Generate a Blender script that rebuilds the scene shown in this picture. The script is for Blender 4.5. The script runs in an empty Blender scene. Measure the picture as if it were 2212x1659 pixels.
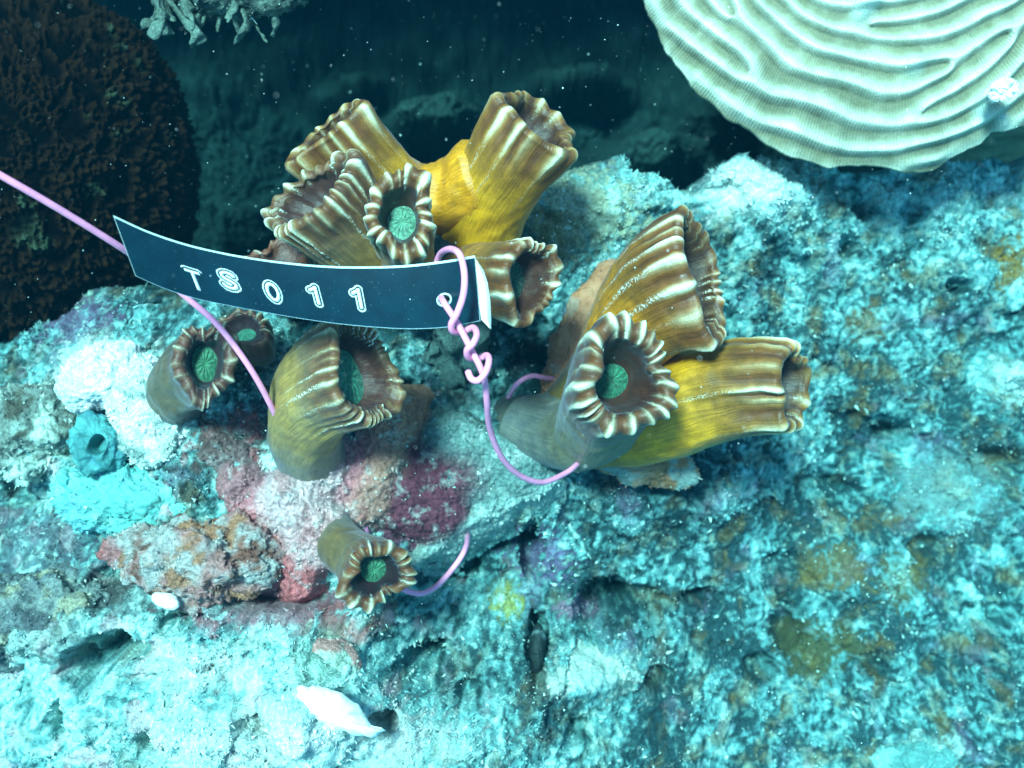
import bpy, math, random
import numpy as np
from mathutils import Matrix, Vector

# ------------------------------------------------------------------ camera, sky, sun, exposure
sc = bpy.context.scene
COL = sc.collection
LENS, SENSOR = 42.0, 36.0
K = SENSOR / 2 / LENS
PITCH = math.radians(70)                       # the diver looks steeply down on the reef
FWD = Vector((0, math.cos(PITCH), -math.sin(PITCH)))
UPV = Vector((0, math.sin(PITCH), math.cos(PITCH)))
BACK = -FWD
RIGHT = Vector((1, 0, 0))
CAM = BACK * 0.45 + Vector((0, 0, 0.0))
R3 = np.array([[RIGHT.x, UPV.x, BACK.x], [RIGHT.y, UPV.y, BACK.y], [RIGHT.z, UPV.z, BACK.z]])
T3 = np.array(CAM)

cd = bpy.data.cameras.new('camera')
cd.lens = LENS; cd.sensor_width = SENSOR; cd.clip_start = 0.01; cd.clip_end = 50
cd.dof.use_dof = True; cd.dof.focus_distance = 0.345; cd.dof.aperture_fstop = 15
cam = bpy.data.objects.new('camera', cd); COL.objects.link(cam)
cam.matrix_world = Matrix.Translation(CAM) @ Matrix((RIGHT, UPV, BACK)).transposed().to_4x4()
sc.camera = cam

SUN_CAM = Vector((-0.22, 0.29, 0.93)).normalized()           # in camera axes: upper left, behind the lens
sd = (RIGHT * SUN_CAM.x + UPV * SUN_CAM.y + BACK * SUN_CAM.z).normalized()
w = bpy.data.worlds.new("World"); sc.world = w; w.use_nodes = True
nt = w.node_tree; nt.nodes.clear()
wo = nt.nodes.new('ShaderNodeOutputWorld'); bg = nt.nodes.new('ShaderNodeBackground')
sky = nt.nodes.new('ShaderNodeTexSky'); sky.sky_type = 'NISHITA'; sky.sun_disc = False
sky.sun_elevation = math.asin(sd.z); sky.sun_rotation = math.atan2(sd.x, sd.y)
bg.inputs['Strength'].default_value = 0.12
nt.links.new(sky.outputs[0], bg.inputs['Color']); nt.links.new(bg.outputs[0], wo.inputs['Surface'])
sl = bpy.data.lights.new('sun', 'SUN'); sl.energy = 5.0; sl.angle = math.radians(11.0); sl.color = (1.0, 0.95, 0.88)
so = bpy.data.objects.new('sun', sl); COL.objects.link(so)
so.rotation_euler = sd.to_track_quat('Z', 'Y').to_euler(); so.location = sd * 3
vs = sc.view_settings
sc.display_settings.display_device = 'sRGB'
vs.view_transform = 'Standard'; vs.look = 'None'; vs.gamma = 1; vs.use_curve_mapping = False
vs.exposure = 1.22
sc.render.engine = 'CYCLES'
cy = sc.cycles
cy.use_denoising = True
cy.max_bounces = 5; cy.diffuse_bounces = 2; cy.glossy_bounces = 2; cy.transmission_bounces = 2
cy.volume_bounces = 0; cy.sample_clamp_indirect = 4.0; cy.volume_max_steps = 64
WATER_DENSITY = 1.45
WATER_COLOR = (0.002, 0.025, 0.042, 1)
WATER_ABSORB = (0.03, 0.80, 0.885, 1)

# ------------------------------------------------------------------ numeric helpers
W, H = 2212.0, 1659.0
def Pc(x, y, d):                                # picture direction (x, y) at depth d (cm) -> camera axes, cm
    s = 2 * K * d / W
    return np.array([(x - W / 2) * s, -(y - H / 2) * s, -d])
def px(d): return 2 * K * d / W                 # cm per picture unit at depth d
def world(v): return (np.asarray(v) * 0.01) @ R3.T + T3
def sst(a, b, x):
    t = np.clip((x - a) / (b - a), 0, 1); return t * t * (3 - 2 * t)
_rg = np.random.RandomState(7)
_G = _rg.normal(size=(256, 3)); _G /= np.linalg.norm(_G, axis=1)[:, None]
def _hash(ix, iy, iz, seed):
    h = (ix * 73856093) ^ (iy * 19349663) ^ (iz * 83492791) ^ (seed * 2654435 + 1013904223)
    h = (h ^ (h >> 13)) * 1274126177 & 0x7fffffff
    return h ^ (h >> 16)
def perlin(p, seed=0):
    p = np.asarray(p, dtype=np.float64); f = np.floor(p); i = f.astype(np.int64); f = p - f
    u = f * f * f * (f * (f * 6 - 15) + 10)
    out = np.zeros(len(p))
    for dx in (0, 1):
        wx = u[:, 0] if dx else 1 - u[:, 0]
        for dy in (0, 1):
            wy = u[:, 1] if dy else 1 - u[:, 1]
            for dz in (0, 1):
                wz = u[:, 2] if dz else 1 - u[:, 2]
                g = _G[_hash(i[:, 0] + dx, i[:, 1] + dy, i[:, 2] + dz, seed) & 255]
                out += wx * wy * wz * (g[:, 0] * (f[:, 0] - dx) + g[:, 1] * (f[:, 1] - dy) + g[:, 2] * (f[:, 2] - dz))
    return out * 1.6
def fbm(p, oct=4, seed=0, gain=0.5, billow=False):
    o = np.zeros(len(p)); a = 1.0; f = 1.0; n = 0
    for k in range(oct):
        v = perlin(p * f + 13.7 * k, seed + k)
        o += a * (np.abs(v) * 2 - 0.5 if billow else v); n += a; a *= gain; f *= 2.03
    return o / n
def worley2(x, y, seed=0):
    ix = np.floor(x).astype(np.int64); iy = np.floor(y).astype(np.int64)
    f1 = np.full(len(x), 9.0); f2 = np.full(len(x), 9.0); idv = np.zeros(len(x))
    for dx in (-1, 0, 1):
        for dy in (-1, 0, 1):
            cx, cy_ = ix + dx, iy + dy
            h = _hash(cx, cy_, cx * 0, seed)
            jx = (h & 1023) / 1023.0; jy = ((h >> 10) & 1023) / 1023.0
            d = np.hypot(cx + jx - x, cy_ + jy - y)
            m = d < f1
            f2 = np.where(m, f1, np.minimum(f2, d)); idv = np.where(m, ((h >> 7) & 255) / 255.0, idv); f1 = np.where(m, d, f1)
    return f1, f2, idv
def mixc(a, b, t):
    t = np.asarray(t)[:, None]
    return np.asarray(a) * (1 - t) + np.asarray(b) * t

def link(name, me, parent=None, loc=None):
    o = bpy.data.objects.new(name, me); COL.objects.link(o)
    if parent is not None: o.parent = parent
    return o
def mesh_np(name, verts, faces, mat, parent=None, attrs=None, uv=None, smooth=True, origin=None, cam_axes=True):
    """verts in camera axes (cm) -> a mesh object in the world; faces (M,3) or (M,4)"""
    v = world(verts) if cam_axes else np.asarray(verts, dtype=np.float64)
    if parent is not None: org = np.array(parent['_org'])
    elif origin is not None: org = world(np.asarray(origin)) if cam_axes else np.asarray(origin)
    else: org = v.mean(axis=0)
    v = (v - org).astype(np.float32); faces = np.asarray(faces, dtype=np.int32)
    me = bpy.data.meshes.new(name)
    n, k = faces.shape
    me.vertices.add(len(v)); me.vertices.foreach_set('co', v.ravel())
    me.loops.add(n * k); me.loops.foreach_set('vertex_index', faces.ravel())
    me.polygons.add(n); me.polygons.foreach_set('loop_start', np.arange(0, n * k, k, dtype=np.int32))
    me.polygons.foreach_set('loop_total', np.full(n, k, dtype=np.int32))
    me.polygons.foreach_set('use_smooth', np.full(n, smooth))
    for an, av in (attrs or {}).items():
        av = np.asarray(av, dtype=np.float32)
        if av.ndim == 2:
            a = me.attributes.new(an, 'FLOAT_COLOR', 'POINT')
            a.data.foreach_set('color', np.concatenate([av, np.ones((len(av), 1), np.float32)], 1).ravel())
        else:
            a = me.attributes.new(an, 'FLOAT', 'POINT'); a.data.foreach_set('value', av)
    if uv is not None:
        ul = me.uv_layers.new(name='UVMap')
        ul.data.foreach_set('uv', np.asarray(uv, dtype=np.float32)[faces.ravel()].ravel())
    me.update(calc_edges=True); me.validate()
    me.materials.append(mat)
    o = link(name, me, parent)
    if parent is None: o.location = org
    o['_org'] = [float(q) for q in org]
    if parent is not None: o['_org'] = parent['_org']
    return o
def grid_faces(nu, nv, wrap_u=False, off=0):
    """vertex index = i*nv + j, i over u, j over v"""
    iu = np.arange(nu if wrap_u else nu - 1); jv = np.arange(nv - 1)
    a, b = np.meshgrid(iu, jv, indexing='ij'); a = a.ravel(); b = b.ravel(); a2 = (a + 1) % nu
    return np.stack([a * nv + b, a2 * nv + b, a2 * nv + b + 1, a * nv + b + 1], 1) + off
def empty(name, p, label, cat, group=None):
    o = bpy.data.objects.new(name, None); COL.objects.link(o); o.empty_display_size = 0.01
    wv = world(np.array(p)); o.location = wv; o['_org'] = [float(q) for q in wv]
    tag(o, label, cat, group); return o
def tag(o, label=None, cat=None, group=None, kind=None):
    if label: o['label'] = label
    if cat: o['category'] = cat
    if group: o['group'] = group
    if kind: o['kind'] = kind
    return o

# ------------------------------------------------------------------ materials
def new_mat(name):
    m = bpy.data.materials.new(name); m.use_nodes = True
    t = m.node_tree; t.nodes.clear()
    o = t.nodes.new('ShaderNodeOutputMaterial'); b = t.nodes.new('ShaderNodeBsdfPrincipled')
    t.links.new(b.outputs[0], o.inputs['Surface']); return m, t, b
def N(t, k, **kw):
    n = t.nodes.new(k)
    for a, v in kw.items():
        if hasattr(n, a): setattr(n, a, v)
        else: n.inputs[a.replace('_', ' ')].default_value = v
    return n
def noise(t, vec, scale, detail=3, rough=0.6):
    n = t.nodes.new('ShaderNodeTexNoise'); n.inputs['Scale'].default_value = scale
    n.inputs['Detail'].default_value = detail; n.inputs['Roughness'].default_value = rough
    if vec is not None: t.links.new(vec, n.inputs['Vector'])
    return n
def ramp(t, fac, pts):
    r = t.nodes.new('ShaderNodeValToRGB'); e = r.color_ramp.elements
    e[0].position, e[0].color = pts[0][0], tuple(pts[0][1]) + (1,)
    e[1].position, e[1].color = pts[-1][0], tuple(pts[-1][1]) + (1,)
    for p_, c in pts[1:-1]:
        q = e.new(p_); q.color = tuple(c) + (1,)
    t.links.new(fac, r.inputs[0]); return r
def mul(t, a, b, fac=1.0, mode='MULTIPLY'):
    m = t.nodes.new('ShaderNodeMix'); m.data_type = 'RGBA'; m.blend_type = mode
    if isinstance(fac, (int, float)): m.inputs[0].default_value = fac
    else: t.links.new(fac, m.inputs[0])
    for s, i in ((a, 6), (b, 7)):
        if isinstance(s, tuple): m.inputs[i].default_value = s + (1,)
        else: t.links.new(s, m.inputs[i])
    return m.outputs[2]
def math_(t, op, a, b=None, clamp=False):
    m = t.nodes.new('ShaderNodeMath'); m.operation = op; m.use_clamp = clamp
    for i, s in enumerate((a, b)):
        if s is None: continue
        if isinstance(s, (int, float)): m.inputs[i].default_value = s
        else: t.links.new(s, m.inputs[i])
    return m.outputs[0]
def bump(t, b, hts, dist):
    prev = None
    for h, s in hts:
        n = t.nodes.new('ShaderNodeBump'); n.inputs['Strength'].default_value = s; n.inputs['Distance'].default_value = dist
        t.links.new(h, n.inputs['Height'])
        if prev: t.links.new(prev, n.inputs['Normal'])
        prev = n.outputs[0]
    t.links.new(prev, b.inputs['Normal'])

def mat_crust(name, lo=0.45, hi=1.5, rough=0.85, scale=650, bs=0.8, spots=None, spec=0.25):
    m, t, b = new_mat(name)
    co = N(t, 'ShaderNodeTexCoord').outputs['Object']
    at = N(t, 'ShaderNodeAttribute', attribute_name='col').outputs['Color']
    n1 = noise(t, co, scale, 4, 0.65); n2 = noise(t, co, scale * 0.28, 3, 0.6); n3 = noise(t, co, scale * 2.6, 2, 0.6)
    f = math_(t, 'ADD', math_(t, 'MULTIPLY', n1.outputs[0], 0.6), math_(t, 'MULTIPLY', n2.outputs[0], 0.4))
    r = ramp(t, f, [(0.36, (lo,) * 3), (0.5, (0.95,) * 3), (0.64, (hi,) * 3)])
    c = mul(t, at, r.outputs[0])
    if spots:
        n4 = noise(t, co, scale * 0.16, 5, 0.7)
        for k, (lo_, hi_, col) in enumerate(spots):
            rr = ramp(t, n4.outputs[1] if False else n4.outputs[0], [(lo_, (0,) * 3), ((lo_ + hi_) / 2, (1,) * 3), (hi_, (0,) * 3)])
            c = mul(t, c, col, math_(t, 'MULTIPLY', rr.outputs[0], 0.75), 'MIX')
    t.links.new(c, b.inputs['Base Color'])
    b.inputs['Roughness'].default_value = rough; b.inputs['Specular IOR Level'].default_value = spec
    bump(t, b, [(n2.outputs[0], bs), (n1.outputs[0], bs), (n3.outputs[0], bs * 0.6)], 0.0016)
    return m
M_TERR = mat_crust('reef_crust', 0.52, 1.35, scale=850, bs=0.7)
M_ROCK = mat_crust('encrusted_stone', 0.5, 1.35, scale=800)
M_SMOOTH = mat_crust('soft_sponge', 0.8, 1.15, rough=0.6, scale=500, bs=0.4)
M_SHELL = mat_crust('shell_white', 0.88, 1.1, rough=0.5, scale=300, bs=0.25)
M_TURF = mat_crust('turf_algae', 0.8, 1.2, rough=0.9, scale=300, bs=0.1)

def mat_polyp():
    m, t, b = new_mat('coral_tissue')
    uv = N(t, 'ShaderNodeTexCoord').outputs['UV']; ob = N(t, 'ShaderNodeTexCoord').outputs['Object']
    at = N(t, 'ShaderNodeAttribute', attribute_name='col').outputs['Color']
    cr = N(t, 'ShaderNodeAttribute', attribute_name='crest').outputs['Fac']
    dash = N(t, 'ShaderNodeAttribute', attribute_name='dash').outputs['Fac']
    mp = N(t, 'ShaderNodeMapping'); mp.inputs['Scale'].default_value = (170, 5, 1); t.links.new(uv, mp.inputs[0])
    ns = noise(t, mp.outputs[0], 1.0, 2, 0.5)
    nb = noise(t, ob, 260, 3, 0.6); nf = noise(t, ob, 2600, 2, 0.6)
    c = mul(t, at, ramp(t, ns.outputs[0], [(0.3, (0.72,) * 3), (0.7, (1.25,) * 3)]).outputs[0])
    c = mul(t, c, ramp(t, nb.outputs[0], [(0.3, (0.72, 0.72, 0.8)), (0.7, (1.25, 1.22, 1.1))]).outputs[0])
    c = mul(t, c, ramp(t, nf.outputs[0], [(0.38, (0.7, 0.66, 0.6)), (0.52, (1.05,) * 3)]).outputs[0], 0.6)
    # pale crest tissue near the rim; part of the white paints its highlight
    w1 = ramp(t, nb.outputs[0], [(0.25, (0.55,) * 3), (0.6, (1,) * 3)]).outputs[0]
    w2 = ramp(t, nf.outputs[0], [(0.35, (0.6,) * 3), (0.55, (1,) * 3)]).outputs[0]
    f = math_(t, 'MULTIPLY', math_(t, 'MULTIPLY', cr, w1, True), w2, True)
    c = mul(t, c, (0.82, 0.78, 0.54), f, 'MIX')
    # beaded white septal tips
    nd = noise(t, ob, 1500, 2, 0.7)
    rd = ramp(t, nd.outputs[0], [(0.50, (0,) * 3), (0.58, (1,) * 3)]).outputs[0]
    fd = math_(t, 'MULTIPLY', dash, rd, True)
    c = mul(t, c, (0.85, 0.88, 0.80), fd, 'MIX')
    t.links.new(c, b.inputs['Base Color'])
    b.inputs['Roughness'].default_value = 0.45; b.inputs['Specular IOR Level'].default_value = 0.45
    b.inputs['Sheen Weight'].default_value = 0.14; b.inputs['Sheen Roughness'].default_value = 0.35
    b.inputs['Sheen Tint'].default_value = (0.62, 0.72, 1.0, 1)
    bump(t, b, [(ns.outputs[0], 0.35), (nf.outputs[0], 0.25), (fd, 0.5)], 0.0006)
    return m
M_POLYP = mat_polyp()
def mat_disc():
    m, t, b = new_mat('oral_disc')
    uv = N(t, 'ShaderNodeTexCoord').outputs['UV']
    at = N(t, 'ShaderNodeAttribute', attribute_name='col').outputs['Color']
    mp = N(t, 'ShaderNodeMapping'); mp.inputs['Scale'].default_value = (70, 6, 1); t.links.new(uv, mp.inputs[0])
    ns = noise(t, mp.outputs[0], 1.0, 3, 0.6)
    c = mul(t, at, ramp(t, ns.outputs[0], [(0.35, (0.35, 0.42, 0.42)), (0.62, (1.25,) * 3)]).outputs[0])
    n9 = noise(t, N(t, 'ShaderNodeTexCoord').outputs['Object'], 900, 3)
    c = mul(t, c, ramp(t, n9.outputs[0], [(0.35, (0.55,) * 3), (0.6, (1.15,) * 3)]).outputs[0])
    t.links.new(c, b.inputs['Base Color']); b.inputs['Roughness'].default_value = 0.45
    b.inputs['Sheen Weight'].default_value = 0.2
    bump(t, b, [(ns.outputs[0], 0.6)], 0.0006)
    return m
M_DISC = mat_disc()
def mat_plain(name, col, rough=0.5, spec=0.5, ns=None, coat=0, bs=0.0):
    m, t, b = new_mat(name)
    ob = N(t, 'ShaderNodeTexCoord').outputs['Object']
    n = noise(t, ob, ns or 400, 4, 0.6)
    c = mul(t, col, ramp(t, n.outputs[0], [(0.3, (0.86,) * 3), (0.7, (1.1,) * 3)]).outputs[0])
    t.links.new(c, b.inputs['Base Color']); b.inputs['Roughness'].default_value = rough
    b.inputs['Specular IOR Level'].default_value = spec; b.inputs['Coat Weight'].default_value = coat
    if bs: bump(t, b, [(n.outputs[0], bs)], 0.0005)
    return m
def mat_tag():
    m, t, b = new_mat('tag_plastic')
    ob = N(t, 'ShaderNodeTexCoord').outputs['Object']
    n = noise(t, ob, 130, 3, 0.6); n2 = noise(t, ob, 1500, 1, 0.5)
    c = ramp(t, n.outputs[0], [(0.3, (0.0005, 0.012, 0.022)), (0.7, (0.001, 0.022, 0.036))]).outputs[0]
    sp = ramp(t, n2.outputs[0], [(0.70, (0,) * 3), (0.78, (1,) * 3)]).outputs[0]
    c = mul(t, c, (0.10, 0.22, 0.24), math_(t, 'MULTIPLY', sp, 0.25), 'MIX')
    t.links.new(c, b.inputs['Base Color']); b.inputs['Roughness'].default_value = 0.22
    bump(t, b, [(n.outputs[0], 0.05)], 0.0005)
    return m
M_TAG = mat_tag()
M_WHITE = mat_plain('embossed_white', (0.85, 0.9, 0.92), 0.4)
M_EDGE = mat_plain('pale_cut_edge', (0.55, 0.75, 0.8), 0.4)
M_FLAP = mat_plain('backing_paper', (0.9, 0.9, 0.9), 0.7)
M_WIRE = mat_plain('pink_insulation', (0.95, 0.30, 0.52), 0.38, 0.45, 350)
M_SNOW = mat_plain('drifting_specks', (0.75, 0.85, 0.85), 0.8)

# ------------------------------------------------------------------ the seabed
def rbf(cp, X, Y):
    cp = np.array(cp); A = np.hypot(cp[:, None, 0] - cp[None, :, 0], cp[:, None, 1] - cp[None, :, 1])
    n = len(cp); M = np.zeros((n + 1, n + 1)); M[:n, :n] = -A - np.eye(n) * 0.6; M[:n, n] = 1; M[n, :n] = 1
    c = np.linalg.solve(M, np.append(cp[:, 2], 0))
    o = np.full(len(X), c[n])
    for k in range(n): o -= c[k] * np.hypot(X - cp[k, 0], Y - cp[k, 1])
    return o
BANK = [(60, 900, 43), (60, 1150, 42.5), (60, 1350, 41), (60, 1620, 38), (250, 720, 41), (250, 900, 40), (400, 760, 39.5), (300, 1500, 37.5),
        (500, 1400, 37.5), (700, 1550, 36.5), (500, 1150, 39), (700, 1300, 39), (850, 1150, 41), (850, 900, 41.5), (700, 650, 41.5), (1000, 850, 42),
        (1000, 1010, 41), (1150, 950, 42), (1050, 1200, 43.5), (1200, 1100, 43), (950, 1380, 42), (1150, 1500, 40.5), (1000, 1620, 38), (1350, 1250, 45),
        (1300, 1500, 42), (1500, 1100, 46), (1400, 1620, 42), (1250, 480, 44), (1330, 700, 44.5), (1600, 450, 45), (1700, 600, 47),
        (1800, 420, 46.5), (2150, 450, 48), (2000, 750, 48.5), (2180, 900, 50), (1850, 1000, 50.5), (1700, 1250, 48.5), (2100, 1250, 50.5),
        (1600, 1500, 46), (2000, 1550, 47), (2180, 1640, 46), (400, 560, 44), (-400, 1000, 46), (-400, 1700, 44), (2700, 600, 55), (2700, 1600, 50),
        (1100, 2000, 42), (300, 2100, 42), (2000, 2100, 48)]
BANKC = []
for (x, y, d) in BANK:
    p = Pc(x, y, d); BANKC.append((p[0], p[1], d))
EDGE = [(-900, 900), (-300, 860), (0, 740), (100, 700), (190, 655), (255, 622), (330, 632), (420, 625), (520, 600), (620, 600), (760, 600), (1000, 540), (1100, 470),
        (1150, 425), (1225, 372), (1330, 366), (1415, 392), (1450, 440), (1500, 432), (1550, 378), (1595, 345), (1680, 350), (1740, 345),
        (1800, 352), (1900, 345), (2212, 330), (2600, 250), (3200, 200)]
EB = np.array([Pc(x, y, 43.5 if x < 1300 else 45.5)[:2] for x, y in EDGE])
# pits: x, y, radius x, radius y (picture units), extra depth (cm)
PITS = [(1310, 1300, 62, 48, 6), (1385, 1295, 50, 28, 3), (1935, 925, 36, 26, 6), (1160, 1400, 24, 60, 5.5), (905, 1435, 60, 30, 5), (250, 1400, 70, 34, 6), (180, 1440, 40, 40, 4),
        (1150, 1190, 26, 55, 4.5), (1100, 1170, 50, 22, 2.5), (905, 915, 24, 24, 3), (950, 975, 45, 20, 4), (1030, 962, 14, 10, 3), (985, 1235, 60, 26, 3.5),
        (1700, 1360, 40, 55, 3.5), (1680, 1215, 50, 30, 2), (2150, 1000, 60, 35, 3.5), (2060, 620, 25, 14, 3), (1560, 770, 60, 22, 2.5), (1780, 1060, 80, 50, 2.5),
        (1860, 455, 30, 24, 3), (1820, 540, 22, 26, 2.5), (430, 1330, 60, 20, 2), (1640, 1440, 40, 24, 3.5), (1500, 1290, 50, 18, 2.5), (2130, 1460, 40, 30, 2.5),
        (600, 1295, 110, 26, 3.5), (380, 1345, 40, 20, 2.0), (120, 1560, 30, 40, 2.5), (2130, 1330, 60, 26, 2), (1420, 1470, 34, 26, 3), (1060, 780, 60, 50, 1.5),
        (1130, 720, 60, 60, 2.5), (1150, 790, 50, 40, 3), (60, 1060, 70, 60, 2.0), (240, 1270, 60, 50, 2), (820, 1560, 30, 26, 3.2), (1250, 1590, 30, 26, 3), (1010, 1500, 28, 20, 2.5),
        (560, 1560, 40, 20, 2.0), (330, 1600, 30, 22, 2), (1890, 1430, 34, 28, 2.5), (1990, 1180, 40, 26, 2.2)]
LUMPS = [(1650, 420, 130, 60, 1.6), (1600, 520, 120, 80, 1.2), (450, 1330, 60, 30, 1.0), (370, 740, 60, 50, 0.8), (1290, 455, 150, 80, 2.2),
         (700, 1560, 260, 90, 1.0), (1270, 1450, 110, 50, 1.8), (2060, 1080, 120, 70, 1.4), (2170, 800, 50, 40, 1.6), (1980, 1600, 70, 36, 1.0), (1500, 1060, 160, 70, 1.2),
         (60, 960, 100, 80, 2.2), (90, 1350, 160, 70, 2.0), (200, 1530, 120, 60, 1.0), (1400, 1090, 150, 60, 1.0), (1850, 1230, 90, 80, 1.4)]
def depth_macro(X, Y):
    bank = rbf(BANKC, X, Y)
    r = np.hypot(X / 30, Y / 26); bank = bank + (48 - bank) * sst(1.0, 1.6, r); bank = np.clip(bank, 33, 58)
    Q = np.stack([X, Y, X * 0], 1)
    for (x, y, rx, ry, dd) in PITS:
        b0 = rbf(BANKC, np.zeros(1), np.zeros(1))[0]
        c = Pc(x, y, 1.0); d0 = 43.0
        for _ in range(3): d0 = float(rbf(BANKC, np.array([c[0] * d0]), np.array([c[1] * d0]))[0])
        s = px(d0); wob = 0.35 * perlin(Q * 0.9 + x, 5)
        q = np.hypot((X - c[0] * d0) / (rx * s), (Y - c[1] * d0) / (ry * s)) + wob
        bank = bank + dd * 0.62 * sst(1.35, 0.45, q)
    for (x, y, rx, ry, dd) in LUMPS:
        c = Pc(x, y, 1.0); d0 = 43.0
        for _ in range(3): d0 = float(rbf(BANKC, np.array([c[0] * d0]), np.array([c[1] * d0]))[0])
        s = px(d0)
        q = np.hypot((X - c[0] * d0) / (rx * s), (Y - c[1] * d0) / (ry * s))
        bank = bank - dd * np.exp(-q * q)
    yb = np.interp(X, EB[:, 0], EB[:, 1]) + 0.9 * fbm(Q * 0.55, 4, 31)
    cv = sst(-0.1, 1.6, Y - yb)
    deep = 73 + 6 * fbm(Q * 0.13, 3, 77)
    for (bx_, by_, brx, bry, bh) in ((940, 250, 150, 90, 13), (1410, 330, 120, 90, 11), (1250, 120, 160, 60, 8), (500, 480, 90, 100, 8), (700, 130, 110, 60, 7), (1600, 180, 90, 90, 8)):
        c0 = Pc(bx_, by_, 64.0); qq = np.hypot((X - c0[0]) / (brx * px(64)), (Y - c0[1]) / (bry * px(64))) + 0.25 * fbm(Q * 0.3, 3, 78)
        deep = deep - 0.8 * bh * sst(1.3, 0.2, qq)
    d = bank * (1 - cv) + deep * cv
    shade_wall = sst(25.5, 30, Y + 1.5 * fbm(Q * 0.2, 3, 9)) * sst(10, 4, X + 2 * fbm(Q * 0.3, 2, 19))  # unseen rise beyond the top of the view, added to shade the crevice
    d = d + (35 - d) * shade_wall
    wall2 = sst(30, 36, Y) * (1 - shade_wall)
    d = d + (46 - d) * wall2
    return d, cv, bank
def terrain_at(x, y):                             # depth of the reef below picture point (x, y)
    d = 43.0; c = Pc(x, y, 1.0)
    for _ in range(6): d = float(depth_macro(np.array([c[0] * d]), np.array([c[1] * d]))[0][0])
    return d
def rockiness(X, Y, cv):
    Q = np.stack([X, Y, X * 0], 1)
    wx = X + 0.5 * perlin(Q * 0.8, 41); wy = Y + 0.5 * perlin(Q * 0.8 + 9, 42)
    f1, f2, i1 = worley2(wx / 2.6, wy / 2.6, 3); g1, g2, i2 = worley2(wx / 1.0, wy / 1.0, 4); h1, h2, i3 = worley2(wx / 0.38 + .3 * perlin(Q * 3, 8), wy / 0.38, 5)
    big = np.sqrt(np.clip(1 - f1 * f1, 0, 1)) * (0.3 + 0.9 * i1)
    med = np.sqrt(np.clip(1 - g1 * g1, 0, 1)) * (0.15 + 0.85 * i2)
    sml = np.sqrt(np.clip(1 - h1 * h1, 0, 1)) * (0.2 + 0.8 * i3)
    h = 1.0 * big + 0.50 * med + 0.13 * sml + 0.8 * fbm(Q * 0.35, 4, 50) + 0.35 * fbm(Q * 1.7, 4, 60, 0.6, True)
    return h, big, med, sml, i1, i2, i3
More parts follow.
